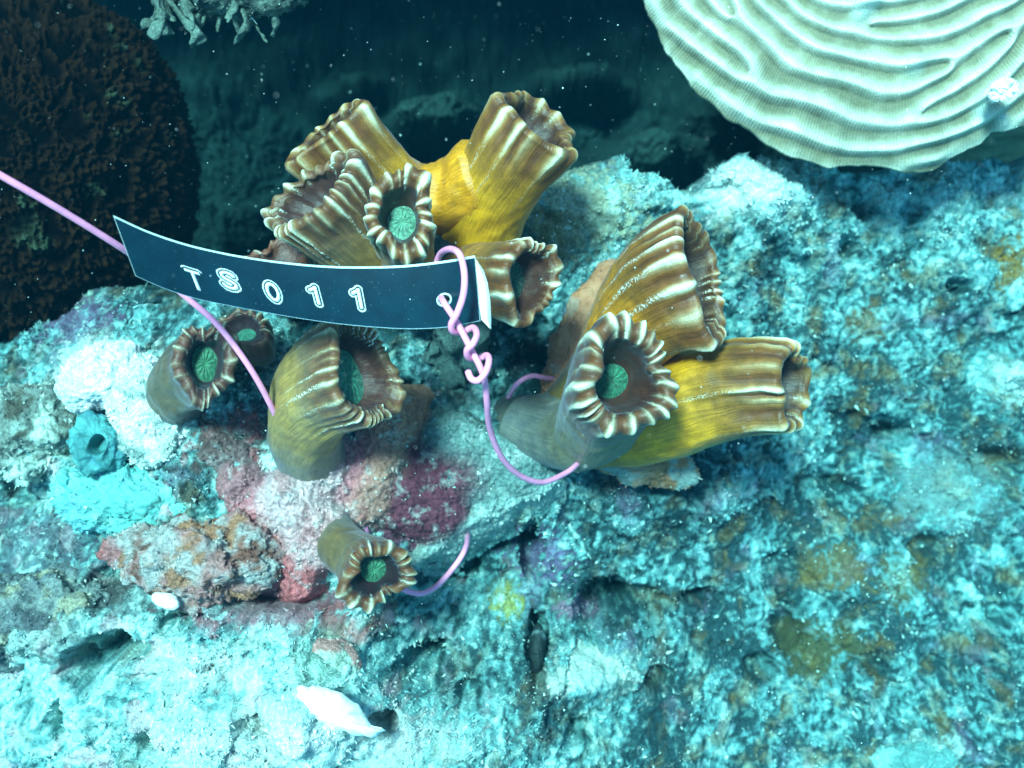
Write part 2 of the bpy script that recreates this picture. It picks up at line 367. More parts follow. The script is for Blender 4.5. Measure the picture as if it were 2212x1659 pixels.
def terr_color(X, Y, d, h, cv, i1, i2, i3):
    Q = np.stack([X, Y, X * 0], 1)
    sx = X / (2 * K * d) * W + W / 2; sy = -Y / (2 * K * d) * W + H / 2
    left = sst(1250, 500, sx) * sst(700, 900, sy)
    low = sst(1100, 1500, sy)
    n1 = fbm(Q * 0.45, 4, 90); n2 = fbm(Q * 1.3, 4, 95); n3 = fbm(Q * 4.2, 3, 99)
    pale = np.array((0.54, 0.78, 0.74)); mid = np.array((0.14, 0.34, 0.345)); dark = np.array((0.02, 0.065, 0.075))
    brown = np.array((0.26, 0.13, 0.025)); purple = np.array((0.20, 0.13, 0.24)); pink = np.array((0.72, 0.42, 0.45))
    v = 0.17 + 0.06 * left + 0.03 * low * sst(1500, 900, sx) + 0.15 * sst(1350, 1600, sx) * sst(900, 650, sy) - 0.01 * sst(1250, 1700, sx) * sst(650, 1000, sy) + 0.85 * n1 + 0.5 * n2 + 0.95 * n3 + 0.2 * (i2 - 0.5) + 0.25 * (i3 - .5) + 0.30 * left * (0.5 + low) + 0.3 * sst(1150, 1450, sx) * sst(620, 380, sy)  # paler lower left and darker right: flash falloff painted into the colour
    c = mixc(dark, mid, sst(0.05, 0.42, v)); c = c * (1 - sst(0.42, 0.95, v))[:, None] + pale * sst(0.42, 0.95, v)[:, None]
    m = fbm(Q * 0.8 + 40, 4, 120)
    c = c + (brown - c) * (sst(0.0, 0.45, m + 0.5 * n3) * (0.35 + 0.25 * sst(1300, 1700, sx)))[:, None]
    m = fbm(Q * 0.6 + 80, 4, 130)
    c = c + (purple - c) * (sst(0.15, 0.5, m + 0.4 * n3) * 0.4)[:, None]
    m = fbm(Q * 0.9 + 120, 3, 140) * (0.5 + left)
    c = c + (pink - c) * (sst(0.20, 0.45, m) * 0.5)[:, None]
    # patches of their own colour, a few with light or shadow painted in
    def blob(x, y, rx, ry, col, k=1.0):
        nonlocal c
        q = np.hypot((sx - x) / rx, (sy - y) / ry) + 0.55 * n2 + 0.4 * n3
        q = q + 0.6 * n1 + 0.35 * (i3 - 0.5) + 0.6 * n3; c = c + (np.array(col) - c) * (0.85 * k * sst(1.15, 0.45, q))[:, None]
    blob(2180, 580, 40, 60, (0.34, 0.16, 0.02)); blob(1870, 700, 40, 46, (0.30, 0.15, 0.04), 0.6); blob(1800, 1220, 70, 50, (0.32, 0.19, 0.05), 0.55)
    blob(1940, 1250, 60, 60, (0.28, 0.18, 0.05), 0.5); blob(1760, 1400, 90, 70, (0.12, 0.10, 0.03), 0.8); blob(1170, 1200, 70, 60, (0.19, 0.12, 0.26), 0.9)
    blob(1095, 1300, 40, 46, (0.42, 0.38, 0.08), 0.8); blob(1240, 1310, 50, 30, (0.44, 0.24, 0.36), 0.7); blob(170, 700, 110, 60, (0.16, 0.09, 0.18), 0.8)
    blob(60, 1180, 160, 110, (0.10, 0.11, 0.14), 0.9); blob(240, 1290, 130, 60, (0.09, 0.085, 0.09), 0.8); blob(80, 1380, 130, 60, (0.20, 0.20, 0.20), 0.6)
    blob(600, 1310, 170, 60, (0.34, 0.10, 0.13), 0.8); blob(735, 1360, 50, 50, (0.42, 0.13, 0.12), 0.7); blob(300, 1250, 60, 40, (0.12, 0.14, 0.13), 0.6); blob(520, 950, 120, 60, (0.15, 0.07, 0.06), 0.8)  # first crimson patch also colours in the shadow beneath the branching base
    blob(900, 1120, 110, 90, (0.20, 0.035, 0.08), 0.85); blob(1000, 980, 80, 40, (0.20, 0.25, 0.22), 0.6); blob(2050, 1060, 120, 90, (0.38, 0.52, 0.5), 0.5)
    blob(1260, 465, 150, 100, (0.46, 0.48, 0.34), 0.9); blob(1190, 500, 60, 50, (0.24, 0.22, 0.09), 0.7); blob(700, 1430, 70, 70, (0.32, 0.45, 0.36), 0.7)
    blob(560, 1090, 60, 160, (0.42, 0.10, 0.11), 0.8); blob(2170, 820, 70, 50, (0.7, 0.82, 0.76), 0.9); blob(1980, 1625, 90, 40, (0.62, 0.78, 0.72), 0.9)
    blob(1290, 1450, 110, 60, (0.75, 0.85, 0.75), 0.9); blob(700, 1600, 330, 90, (0.80, 0.80, 0.77), 0.6); blob(420, 1440, 130, 50, (0.74, 0.72, 0.68), 0.5); blob(1620, 400, 120, 70, (0.85, 0.9, 0.85), 0.85)  # wide bottom left whites add to the painted flash brightness
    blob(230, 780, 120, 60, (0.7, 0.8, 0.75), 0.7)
    c = c * (1 - cv[:, None] * 0.96) + np.array((0.02, 0.04, 0.035)) * (0.35 + 0.6 * sst(70, 60, d))[:, None] * cv[:, None] * 0.96  # crevice shade painted in as dark colour, nearer boulders kept lighter
    return np.clip(c, 0.004, 0.9)
def axis(lo, hi, step, far, n):
    core = np.arange(lo, hi, step); g = np.linspace(0, 1, n + 1)[1:]
    a = lo - (g ** 2.2) * (far + lo); b = core[-1] + (g ** 2.2) * (far - core[-1])
    return np.concatenate([a[::-1], core, b])
gx = axis(-23, 23, 0.068, 85, 60); gy = axis(-17.5, 15, 0.068, 75, 60)
XX, YY = np.meshgrid(gx, gy, indexing='ij'); X = XX.ravel(); Y = YY.ravel()
D, CV, BK = depth_macro(X, Y)
Hh, big, med, sml, i1, i2, i3 = rockiness(X, Y, CV)
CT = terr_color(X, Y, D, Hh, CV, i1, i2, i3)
Q3 = np.stack([X, Y, D], 1)
lx = 0.22 * fbm(Q3 * 1.6, 3, 150); ly = 0.22 * fbm(Q3 * 1.6 + 50, 3, 151)
amp = np.where(CV > 0.5, 1.6, 1.0)
VT = np.stack([X + lx, Y + ly, -(D - Hh * amp + 0.8)], 1)
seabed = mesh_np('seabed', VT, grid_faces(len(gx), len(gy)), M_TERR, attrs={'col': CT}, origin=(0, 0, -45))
tag(seabed, kind='structure')
# normals of the sheet (camera axes) for things that grow on it
V2 = VT.reshape(len(gx), len(gy), 3); du = np.gradient(V2, axis=0); dv = np.gradient(V2, axis=1)
NT = np.cross(du.reshape(-1, 3), dv.reshape(-1, 3)); NT /= np.linalg.norm(NT, axis=1)[:, None] + 1e-9
ET = BK

# ------------------------------------------------------------------ polyps
def bez(p0, p1, p2, p3, t):
    t = t[:, None]
    return (1 - t) ** 3 * p0 + 3 * (1 - t) ** 2 * t * p1 + 3 * (1 - t) * t * t * p2 + t ** 3 * p3
GOLD = dict(stem=(0.11, 0.07, 0.02), mid=(0.62, 0.27, 0.008), rim=(0.13, 0.042, 0.012), inner=(0.05, 0.016, 0.010), disc=(0.10, 0.62, 0.42))
BROWN = dict(stem=(0.13, 0.12, 0.11), mid=(0.12, 0.075, 0.04), rim=(0.11, 0.035, 0.022), inner=(0.03, 0.014, 0.02), disc=(0.03, 0.18, 0.09))
OLIVE = dict(stem=(0.16, 0.15, 0.12), mid=(0.32, 0.15, 0.022), rim=(0.13, 0.048, 0.022), inner=(0.06, 0.022, 0.018), disc=(0.05, 0.26, 0.16))
def polyp(parent, base, head, n, a, b, major, r0, nr=20, seed=1, pal=GOLD, p=1.8, mid=None, ridge=0.14, dr=0.33, din=0.75,
          crest=1.0, dash=0.3, s1=0.45, rt=0.13, disc_col=None, name='polyp', wob=0.13, k0=0.45, kh=0.55, tooth=0.045, gold=1.0, dome=0.25, bulge=0.0):
    rg = np.random.RandomState(seed)
    B = Pc(*base); Hd = Pc(*head); n = np.array(n, float); n /= np.linalg.norm(n)
    L = np.linalg.norm(Hd - B); s_h = px(head[2])
    dirb = (Hd - B) / L
    P1 = B + (np.array(mid, float) if mid is not None else dirb) * L * k0; P2 = Hd - n * L * kh
    NTH, NS = 264, 64
    th = np.linspace(0, 2 * np.pi, NTH, endpoint=False)
    # irregular ridges
    wds = 0.45 + rg.rand(nr) * 1.1; edges = np.concatenate([[0], np.cumsum(wds)]) / wds.sum()
    u = (th / (2 * np.pi) + rg.rand() * 0) % 1
    idx = np.clip(np.searchsorted(edges, u, side='right') - 1, 0, nr - 1)
    loc = (u - edges[idx]) / (edges[idx + 1] - edges[idx])
    am = 0.35 + 0.65 * rg.rand(nr + 1); am[nr] = am[0]
    ampl = am[idx] * (1 - loc) + am[idx + 1] * loc
    g = (0.80 * (0.5 + 0.5 * np.cos(2 * np.pi * loc)) ** 0.95 + 0.20 * (1 - np.sqrt(np.sin(np.pi * loc) ** 2 + 0.02))) * ampl
    gc = (1 - np.sqrt(np.sin(np.pi * loc) ** 2 + 0.01)) ** 1.3 * (0.15 + 0.95 * ampl ** 1.6)        # narrow line on each crest
    g2 = 0.5 + 0.5 * np.cos(6 * np.pi * loc)                               # minor ridges between
    lob = wob * (np.sin(2 * th + rg.rand() * 6) + 0.7 * np.sin(3 * th + rg.rand() * 6) + 0.5 * np.sin(5 * th + rg.rand() * 6))
    # profile: outer wall then rolled lip then funnel
    so_ = np.linspace(0, 1, NS) ** 0.85
    C = bez(B, P1, P2, Hd, so_)
    Tn = np.gradient(C, axis=0); Tn /= np.linalg.norm(Tn, axis=1)[:, None]
    Tn[-1] = n
    mj = np.array([major[0], -major[1], 0.0])
    def frame(t_):
        e1 = mj - t_ * np.dot(mj, t_); e1 /= np.linalg.norm(e1); return e1, np.cross(t_, e1)
    A_ = a * s_h; B_ = b * s_h; R0 = r0 * s_h; rT = rt * min(A_, B_) * 1.2
    rows = []; srow = []; crow = []; drow = []; side = []
    tip = ampl * 0 + g
    for k, s in enumerate(so_):
        e1, e2 = frame(Tn[k])
        f = s ** p
        ra = R0 + (A_ - R0) * f; rb = R0 + (B_ - R0) * f
        wR = sst(s1 * 0.9, 1.02, s); am_r = ridge * min(A_, B_) * (0.02 + 0.98 * wR ** 3.3) * (s > 0.02)
        rr = 1 + lob * f + bulge * math.sin(math.pi * min(1.0, s) ** 0.9)
        off = am_r * (g * 1.15 + 0.10 * g2 - 0.32) * sst(0.0, 0.35, s)
        off = off + 0.02 * R0 * np.sin(9 * s + 2 * th + seed)
        up = f * tooth * min(A_, B_) * (g - 0.3) * wR
        pts = C[k] + np.outer((ra * rr + off) * np.cos(th), e1) + np.outer((rb * rr + off) * np.sin(th), e2) + np.outer(up, n)
        rows.append(pts); srow.append(np.full(NTH, s)); crow.append(gc * sst(0.80, 1.0, s)); drow.append(gc * sst(0.30, 0.8, s)); side.append(np.zeros(NTH))
    e1, e2 = frame(n)
    NL = 12
    for k in range(1, NL + 1):                        # the lip
        ang = math.pi * 0.9 * k / NL
        ins = rT * (1 - math.cos(ang)); hh = rT * math.sin(ang)
        off = ridge * min(A_, B_) * (g * 1.15 + 0.10 * g2 - 0.32) * math.cos(ang * 0.42)
        up = tooth * min(A_, B_) * (g - 0.3) + hh + 0.35 * ridge * min(A_, B_) * g * math.sin(ang)
        pts = Hd + np.outer(((A_ * (1 + lob)) + off - ins) * np.cos(th), e1) + np.outer(((B_ * (1 + lob)) + off - ins) * np.sin(th), e2) + np.outer(up, n)
        rows.append(pts); srow.append(np.full(NTH, 1 + 0.2 * k / NL)); crow.append(gc * (1 - 0.55 * k / NL)); drow.append(gc); side.append(np.full(NTH, 0.5 * k / NL))
    NI = 30
    md = min(A_, B_)
    for k in range(1, NI + 1):                        # the funnel
        q = k / NI
        off = ridge * md * (g * 1.15 + 0.10 * g2 - 0.32) * math.cos(0.38 * math.pi * 0.9) * (1 - q) ** 2.6
        # inner ridges stand up from the wall
        fr = (1 - 2 * rT / md * 0.95) * (1 - q ** 1.7) + dr * q ** 1.7
        dz = -din * md * q ** 0.9
        up = dz + rT * 0.3 * (1 - q) + tooth * md * (g - 0.3) * (1 - q) + (0.55 * ridge * md * g) * (1 - q) ** 2.2
        ra = A_ * (1 + lob * (1 - q)) * fr; rb = B_ * (1 + lob * (1 - q)) * fr
        if k == NI: rdisc = (A_ * fr, B_ * fr, dz)
        pts = Hd + np.outer((ra + off * 0.5) * np.cos(th), e1) + np.outer((rb + off * 0.5) * np.sin(th), e2) + np.outer(up, n)
        rows.append(pts); srow.append(np.full(NTH, 1.2 + q)); crow.append(gc * 0.45 * sst(0.35, 0.0, q)); drow.append(gc * sst(0.6, 0.1, q)); side.append(np.full(NTH, 0.5 + 0.5 * q))
    V = np.concatenate(rows); S = np.concatenate(srow); CR = np.clip(np.concatenate(crow) * 2.0 * crest, 0, 1) ** 2.3
    DS = np.clip(np.concatenate(drow) - 0.35, 0, 1) * 2.2 * dash; SI = np.concatenate(side)
    V = V + (0.02 * np.stack([fbm(V * 1.5, 2, 200 + seed), fbm(V * 1.5, 2, 300 + seed), fbm(V * 1.5, 2, 400 + seed)], 1) * 3)
    nrow = len(rows)
    F = grid_faces(nrow, NTH)                         # rows x theta, then close theta
    i = np.arange(nrow - 1); F2 = np.stack([i * NTH + NTH - 1, (i + 1) * NTH + NTH - 1, (i + 1) * NTH, i * NTH], 1)
    F = np.concatenate([F, F2])[:, ::-1]
    pb = fbm(V * 0.7 + seed, 3, 500); pb2 = fbm(V * 1.8 + seed, 3, 510)
    gm = np.clip(sst(0.12, 0.42, S) * sst(0.98, 0.60, S) * gold + 0.55 * pb, 0, 1)  # noisy gold patches also stand in for yellow highlights on the tissue
    c = mixc(pal['stem'], pal['mid'], gm)
    rimf = np.clip(sst(0.66, 0.98, S) + 0.3 * pb2, 0, 1) * (S > 0.5)
    c = c + (np.array(pal['rim']) - c) * rimf[:, None]
    c = c + (np.array(pal['inner']) - c) * sst(0.30, 0.62, SI)[:, None]
    # a little of the gold comes through again on the ridge flanks
    G = np.tile(g, nrow)
    c = c + (np.array(pal['mid']) * 0.9 - c) * (np.clip(G * 1.3, 0, 1) * sst(0.7, 0.95, S) * (1 - sst(0.35, 0.7, SI)) * 0.55)[:, None]
    c = np.clip(c * (1 + 0.25 * pb2)[:, None], 0.003, 0.9)
    UV = np.stack([np.tile(np.arange(NTH) / NTH, nrow), S], 1)
    po = mesh_np(name, V, F, M_POLYP, parent, attrs={'col': c, 'crest': CR, 'dash': DS}, uv=UV)
    # the mouth
    ra, rb, dz = rdisc
    NR, NT_ = 14, 64
    t2 = np.linspace(0, 2 * np.pi, NT_, endpoint=False); vv = []; uu = []; cc = []
    for k in range(NR):
        q = 1.08 * (1 - k / (NR - 1)) + 0.001
        h_ = dz + 0.01 + dome * min(ra, rb) * math.cos(min(q, 1) * 1.5) - 0.22 * min(ra, rb) * math.exp(-(q / 0.22) ** 2)
        rip = 0.09 * min(ra, rb) * np.sin(t2 * 12) * math.sin(min(q, 1) * math.pi)
        vv.append(Hd + np.outer(ra * q * np.cos(t2), e1) + np.outer(rb * q * np.sin(t2), e2) + np.outer(h_ + rip, n))
        uu.append(np.stack([np.arange(NT_) / NT_, np.full(NT_, q)], 1))
        dc = np.array(disc_col or pal['disc']); cc.append(np.tile(dc * (1.15 - 0.45 * q), (NT_, 1)))
    F = grid_faces(NR, NT_); i = np.arange(NR - 1)
    F = np.concatenate([F, np.stack([i * NT_ + NT_ - 1, (i + 1) * NT_ + NT_ - 1, (i + 1) * NT_, i * NT_], 1)])[:, ::-1]
    dsc = mesh_np('oral_disc', np.concatenate(vv), F, M_DISC, po, attrs={'col': np.concatenate(cc)}, uv=np.concatenate(uu))
    return po

def tube(name, pts, r, mat, parent=None, seg=14, sub=10, rfun=None, cap=True, col=None, origin=None, attrs_extra=False, noise_amp=0.0):
    """round tube through control points given in camera axes (cm)"""
    P_ = np.array(pts, float); n = len(P_)
    ext = np.concatenate([[2 * P_[0] - P_[1]], P_, [2 * P_[-1] - P_[-2]]]); out = []
    for i in range(n - 1):
        p0, p1, p2, p3 = ext[i:i + 4]
        for k in range(sub):
            t = k / sub
            out.append(0.5 * ((2 * p1) + (-p0 + p2) * t + (2 * p0 - 5 * p1 + 4 * p2 - p3) * t * t + (-p0 + 3 * p1 - 3 * p2 + p3) * t ** 3))
    out.append(P_[-1]); C = np.array(out); m = len(C)
    T = np.gradient(C, axis=0); T /= np.linalg.norm(T, axis=1)[:, None]
    e = np.cross(T[0], [0.3, 0.5, 0.8]); e /= np.linalg.norm(e); V = []
    th = np.linspace(0, 2 * np.pi, seg, endpoint=False)
    for i in range(m):
        e = e - T[i] * np.dot(e, T[i]); e /= np.linalg.norm(e); f = np.cross(T[i], e)
        rr = r * (rfun(i / (m - 1)) if rfun else 1.0)
        V.append(C[i] + rr * (np.outer(np.cos(th), e) + np.outer(np.sin(th), f)))
    if cap:
        for (ci, t_, o_) in ((0, -T[0], 0), (m - 1, T[-1], 1)):
            rr = r * (rfun(ci / (m - 1)) if rfun else 1.0)
            row = V[0] if o_ == 0 else V[-1]; cen = C[ci]
            for q in (0.8, 0.45, 0.02):
                nr_ = cen + (row - cen) * q + t_ * rr * math.sqrt(1 - q * q) * 0.6
                if o_ == 0: V.insert(0, nr_)
                else: V.append(nr_)
        # row/cen above uses the uncapped end each time
    V = np.concatenate(V); rows = len(V) // seg
    if noise_amp: V = V + noise_amp * np.stack([fbm(V * 1.2, 3, 1), fbm(V * 1.2, 3, 2), fbm(V * 1.2, 3, 3)], 1)
    F = grid_faces(rows, seg); i = np.arange(rows - 1)
    F = np.concatenate([F, np.stack([i * seg + seg - 1, (i + 1) * seg + seg - 1, (i + 1) * seg, i * seg], 1)])[:, ::-1]
    at = None
    if col is not None:
        c = np.tile(np.array(col), (len(V), 1)) * (1 + 0.5 * fbm(V * 1.5, 3, 77))[:, None]
        at = {'col': c, 'crest': np.zeros(len(V)), 'dash': np.zeros(len(V))}
    UVt = np.stack([np.tile(np.arange(seg) / seg, rows), np.repeat(np.arange(rows) / rows, seg)], 1)
    return mesh_np(name, V, F, mat, parent, attrs=at, uv=UVt, origin=origin)

# ---- colony at the top
cA = empty('flower_coral', Pc(980, 640, 40.5), 'golden branching coral colony rising behind the dark tag', 'coral')
polyp(cA, (1035, 640, 40.5), (1160, 268, 36.8), (0.50, 0.62, 0.52), 112, 84, (0.80, 0.55), 98, nr=15, seed=11, p=3.4, ridge=0.15, mid=(-0.15, 0.95, 0.1), crest=1.0, din=1.0, s1=0.68, k0=.4, kh=.42, disc_col=(.05, .2, .12))
polyp(cA, (960, 560, 40.5), (712, 283, 37.0), (-0.52, 0.62, 0.45), 98, 64, (0.74, -0.66), 84, nr=13, seed=12, p=2.4, ridge=0.15, mid=(-0.25, 0.9, 0.1), s1=0.55, k0=.35, kh=.5, din=0.9)
polyp(cA, (880, 640, 39.5), (672, 425, 35.6), (-0.50, 0.45, 0.62), 118, 88, (0.82, -0.55), 60, nr=21, seed=13, p=1.3, ridge=0.11, pal=OLIVE, dash=1.0, s1=0.35, k0=.3, kh=.45, disc_col=(0.10, 0.40, 0.29), din=.7, tooth=.14)
polyp(cA, (900, 620, 38.5), (866, 462, 34.6), (0.06, 0.16, 1), 80, 92, (1, 0.05), 56, nr=16, seed=14, p=1.3, ridge=0.17, pal=dict(GOLD, disc=(0.13, 0.34, 0.23), mid=(0.36, 0.17, 0.025)), dash=0.8, s1=0.45, k0=.3, kh=.55, dr=0.40, din=.85, rt=.17, crest=1.5)
polyp(cA, (960, 640, 39.5), (1143, 606, 35.3), (0.62, -0.08, 0.78), 98, 72, (0.05, 1), 62, nr=15, seed=15, p=2.0, ridge=0.16, pal=dict(GOLD, disc=(0.03, 0.13, 0.08), mid=(0.33, 0.14, 0.025)), mid=(0.45, 0.5, 0.6), dash=0.7, s1=0.45, k0=.45, kh=.45, din=.8, crest=1.2, dr=.42)
tube('stalk', [Pc(1010, 540, 39.5), Pc(1000, 640, 40.5), Pc(990, 760, 42), Pc(985, 840, 44)], 80 * px(40), M_ROCK, cA, 40, 10, lambda t: 1 - 0.3 * t, col=(0.08, 0.13, 0.125), noise_amp=0.9)

tube('coenosteum', [Pc(810, 400, 38.9), Pc(865, 420, 39.0), Pc(925, 432, 39.1), Pc(985, 420, 38.9), Pc(1040, 395, 38.6)], 74 * px(39), M_POLYP, cA, 48, 12, lambda t: 1.0 + 0.35 * (2 * t - 1) ** 2, col=(0.60, 0.225, 0.008), noise_amp=0.2)

# ---- colony at the right
cB = empty('flower_coral', Pc(1120, 900, 42), 'large golden coral colony of three trumpets right of the wire knot', 'coral')
polyp(cB, (1250, 905, 41), (1508, 596, 36.4), (0.78, 0.20, 0.55), 140, 92, (0.38, 0.93), 100, nr=19, seed=21, p=1.7, ridge=0.12, pal=dict(GOLD, mid=(0.48, 0.18, 0.01), inner=(0.035, 0.015, 0.01)), mid=(0.55, 0.7, 0.2), dash=0.9, s1=0.5, k0=.5, kh=.35, disc_col=(.02, .08, .06), din=1.1, crest=1.0)
polyp(cB, (1110, 905, 41), (1350, 818, 34.2), (0.22, 0.04, 1), 108, 122, (0.75, 0.66), 66, nr=20, seed=22, p=0.85, ridge=0.14, pal=dict(GOLD, stem=(0.14, 0.14, 0.13), mid=(0.16, 0.13, 0.07), disc=(0.025, 0.20, 0.11)), mid=(0.85, -0.42, 0.4), dash=0.35, s1=0.74, k0=.55, kh=.55, rt=.16, din=1.0, crest=1.3, dr=.34, bulge=.10)
polyp(cB, (1150, 915, 41.5), (1705, 836, 37.0), (0.80, -0.06, 0.54), 104, 84, (0.14, 1), 74, nr=13, seed=23, p=1.7, ridge=0.20, pal=dict(GOLD, inner=(0.05, 0.025, 0.02)), mid=(0.88, -0.12, 0.32), dash=0.4, bulge=.42, s1=0.55, k0=.5, kh=.4, din=1.0, disc_col=(.02, .08, .06))
tube('stalk', [Pc(1070, 905, 43.5), Pc(1110, 910, 42), Pc(1180, 912, 40.8), Pc(1270, 900, 40.4)], 54 * px(40), M_POLYP, cB, 40, 10, lambda t: 0.85 + 0.3 * math.sin(t * 2.4), col=(0.13, 0.12, 0.10), noise_amp=0.15)

# ---- single ones
cC = empty('flower_coral', Pc(690, 1020, 39), 'tall olive coral trumpet with beaded white ribs below the middle of the tag', 'coral')
polyp(cC, (672, 985, 39.4), (782, 806, 34.8), (0.64, 0.16, 0.75), 134, 80, (0.28, 0.96), 84, nr=30, seed=31, p=0.75, ridge=0.09, pal=dict(OLIVE, mid=(0.34, 0.20, 0.06)), mid=(-0.12, 0.5, 0.8), dash=1.5, s1=0.1, k0=.5, kh=.42, dr=0.45, din=.75, crest=0.75, tooth=.12)
cD = empty('flower_coral', Pc(400, 860, 39.5), 'small maroon coral cup with green mouth left of the slanting wire', 'coral')
polyp(cD, (405, 870, 39.8), (443, 784, 35.2), (0.26, 0.03, 1), 94, 62, (0.08, 1), 66, nr=18, seed=32, p=0.9, ridge=0.14, pal=BROWN, mid=(-0.3, 0.2, 0.9), dash=0.3, s1=0.5, k0=.4, kh=.4, rt=.18, din=.7, crest=0.75, dr=.42)
cE = empty('flower_coral', Pc(545, 740, 40), 'half hidden brown coral cup right of the slanting wire, under the tag', 'coral')
polyp(cE, (545, 760, 41), (522, 712, 37.6), (-0.12, 0.45, 0.9), 66, 44, (1, -0.05), 42, nr=13, seed=33, p=1.2, ridge=0.22, pal=BROWN, dash=0.2, s1=0.3, din=.6, crest=0.6, disc_col=(0.05, 0.28, 0.17), tooth=.15)
cF = empty('flower_coral', Pc(720, 1150, 39), 'lowest coral of the group, brown tube with orange lip tips and green mouth', 'coral')
polyp(cF, (722, 1140, 39.6), (812, 1242, 35.9), (0.22, -0.14, 0.97), 72, 76, (0.6, 0.8), 54, nr=17, seed=34, p=2.2, ridge=0.14, pal=dict(BROWN, mid=(0.15, 0.09, 0.035), rim=(0.15, 0.045, 0.014), stem=(0.15, 0.14, 0.11), inner=(0.02, 0.008, 0.012)), mid=(0.15, -0.3, 0.95), dash=0.5, s1=0.7, k0=.45, kh=.4, rt=.16, din=.6, crest=0.8, dr=.36, tooth=.10)
cG = empty('flower_coral', Pc(610, 620, 40), 'reddish coral cup peeping over the tag edge, left of the golden colony', 'coral')
polyp(cG, (640, 640, 41), (605, 560, 37.8), (-0.15, 0.66, 0.62), 82, 66, (1, 0.12), 44, nr=17, seed=35, p=1.1, ridge=0.14, pal=dict(BROWN, mid=(0.17, 0.045, 0.02), rim=(0.18, 0.05, 0.025), inner=(0.10, 0.03, 0.02)), dash=0.3, s1=0.3, din=.45, crest=0.7, disc_col=(0.05, 0.34, 0.21))

# ------------------------------------------------------------------ the tag
TOP = [(247, 470), (320, 503), (400, 530), (480, 549), (560, 563), (640, 573), (720, 579), (800, 580), (880, 577), (960, 568), (1025, 557)]
BOT = [(293, 595), (350, 620), (420, 643), (500, 660), (580, 675), (650, 687), (730, 698), (805, 705), (885, 709), (965, 705), (1036, 692)]
DT = [30.4, 30.9, 31.4, 31.8, 32.1, 32.3, 32.4, 32.4, 32.3, 32.1, 31.8]
NTG = len(TOP)
def tag_point(u, v, off=0.0):
    """u along the strip 0..1, v across from the top edge 0..1, off = cm towards the viewer"""
    u = np.asarray(u, float) * (NTG - 1); v = np.asarray(v, float)
    def cub(arr):
        xs = np.arange(NTG); arr = np.array(arr, float)
        i = np.clip(np.floor(u).astype(int), 0, NTG - 2); t = u - i
        g = np.gradient(arr)
        return (2 * t**3 - 3 * t**2 + 1) * arr[i] + (t**3 - 2 * t**2 + t) * g[i] + (-2 * t**3 + 3 * t**2) * arr[i + 1] + (t**3 - t**2) * g[i + 1]
    tx = cub([p[0] for p in TOP]); ty = cub([p[1] for p in TOP]); bx = cub([p[0] for p in BOT]); by = cub([p[1] for p in BOT]); d = cub(DT)
    dd = d + 0.35 * (v - 0.5) - 0.04 * np.cos((v - 0.5) * 2.5)
    dd = dd - off
    s = 2 * K * dd / W; x = tx + (bx - tx) * v; y = ty + (by - ty) * v
    return np.stack([(x - W / 2) * s, -(y - H / 2) * s, -dd], -1)
tg = empty('label_tag', tag_point(np.array([0.5]), np.array([0.5]))[0], 'dark embossed plastic tag strip reading TS011, tied with pink wire', 'tag')
def strip(name, v0, v1, o0, o1, mat, u0=0.0, u1=1.0, hole=True):
    nu, nv = 160, 14
    us = np.linspace(u0, u1, nu); vs_ = np.linspace(v0, v1, nv)
    U, V = np.meshgrid(us, vs_, indexing='ij')
    cu, cv_ = 0.896, 0.58
    # pull grid lines away from the punched hole
    f = tag_point(U.ravel(), V.ravel(), o1); bk = tag_point(U.ravel(), V.ravel(), o0)
    F = grid_faces(nu, nv); 
    cen = (U.ravel()[F].mean(1), V.ravel()[F].mean(1))
    keep = np.ones(len(F), bool)
    if hole: keep = ((cen[0] - cu) * 790 / 13.5) ** 2 + ((cen[1] - cv_) * 132 / 10.5) ** 2 > 1
    F = F[keep]; n = nu * nv
    Fb = F[:, ::-1] + n
    idx = np.arange(n).reshape(nu, nv)
    def side(a): return np.stack([a[:-1], a[1:], a[1:] + n, a[:-1] + n], 1)
    S = np.concatenate([side(idx[:, 0]), side(idx[:, -1][::-1]), side(idx[0][::-1]), side(idx[-1])])
    # inner wall of the hole
    return mesh_np(name, np.concatenate([f, bk]), np.concatenate([F[:, ::-1], Fb[:, ::-1], S]), mat, tg, smooth=False)
body = strip('plastic_strip', 0.0, 1.0, 0.0, 0.03, M_TAG)
back = strip('backing_layer', -0.035, 1.012, -0.045, -0.004, M_EDGE, u0=-0.0015, u1=1.002)
# pale stressed rim round the punched hole
tt = np.linspace(0, 2 * np.pi, 33)[:-1]
hp = tag_point(0.896 + 15.5 / 790 * np.cos(tt), 0.58 + 12.5 / 132 * np.sin(tt), 0.035)
tube('hole_rim', list(hp) + [hp[0]], 0.028, M_EDGE, tg, 8, 1, cap=False)
# white backing paper curling off the right end
fl = []
cl = [((1027, 560), (1030, 562), 31.7), ((1030, 590), (1045, 585), 31.5), ((1033, 620), (1053, 610), 31.3), ((1036, 660), (1059, 650), 31.2), ((1040, 690), (1061, 690), 31.1), ((1057, 708), (1061, 712), 31.1)]
for (l, r_, d) in cl:
    for q in np.linspace(0, 1, 5): fl.append(Pc(l[0] + (r_[0] - l[0]) * q, l[1] + (r_[1] - l[1]) * q, d - 0.12 * math.sin(q * 3.1) + 0.2 * q))
fl = np.array(fl); nfl = len(fl)
mesh_np('backing_flap', np.concatenate([fl, fl + (0, 0, -0.02)]), np.concatenate([grid_faces(6, 5), grid_faces(6, 5)[:, ::-1] + nfl]), M_FLAP, tg)
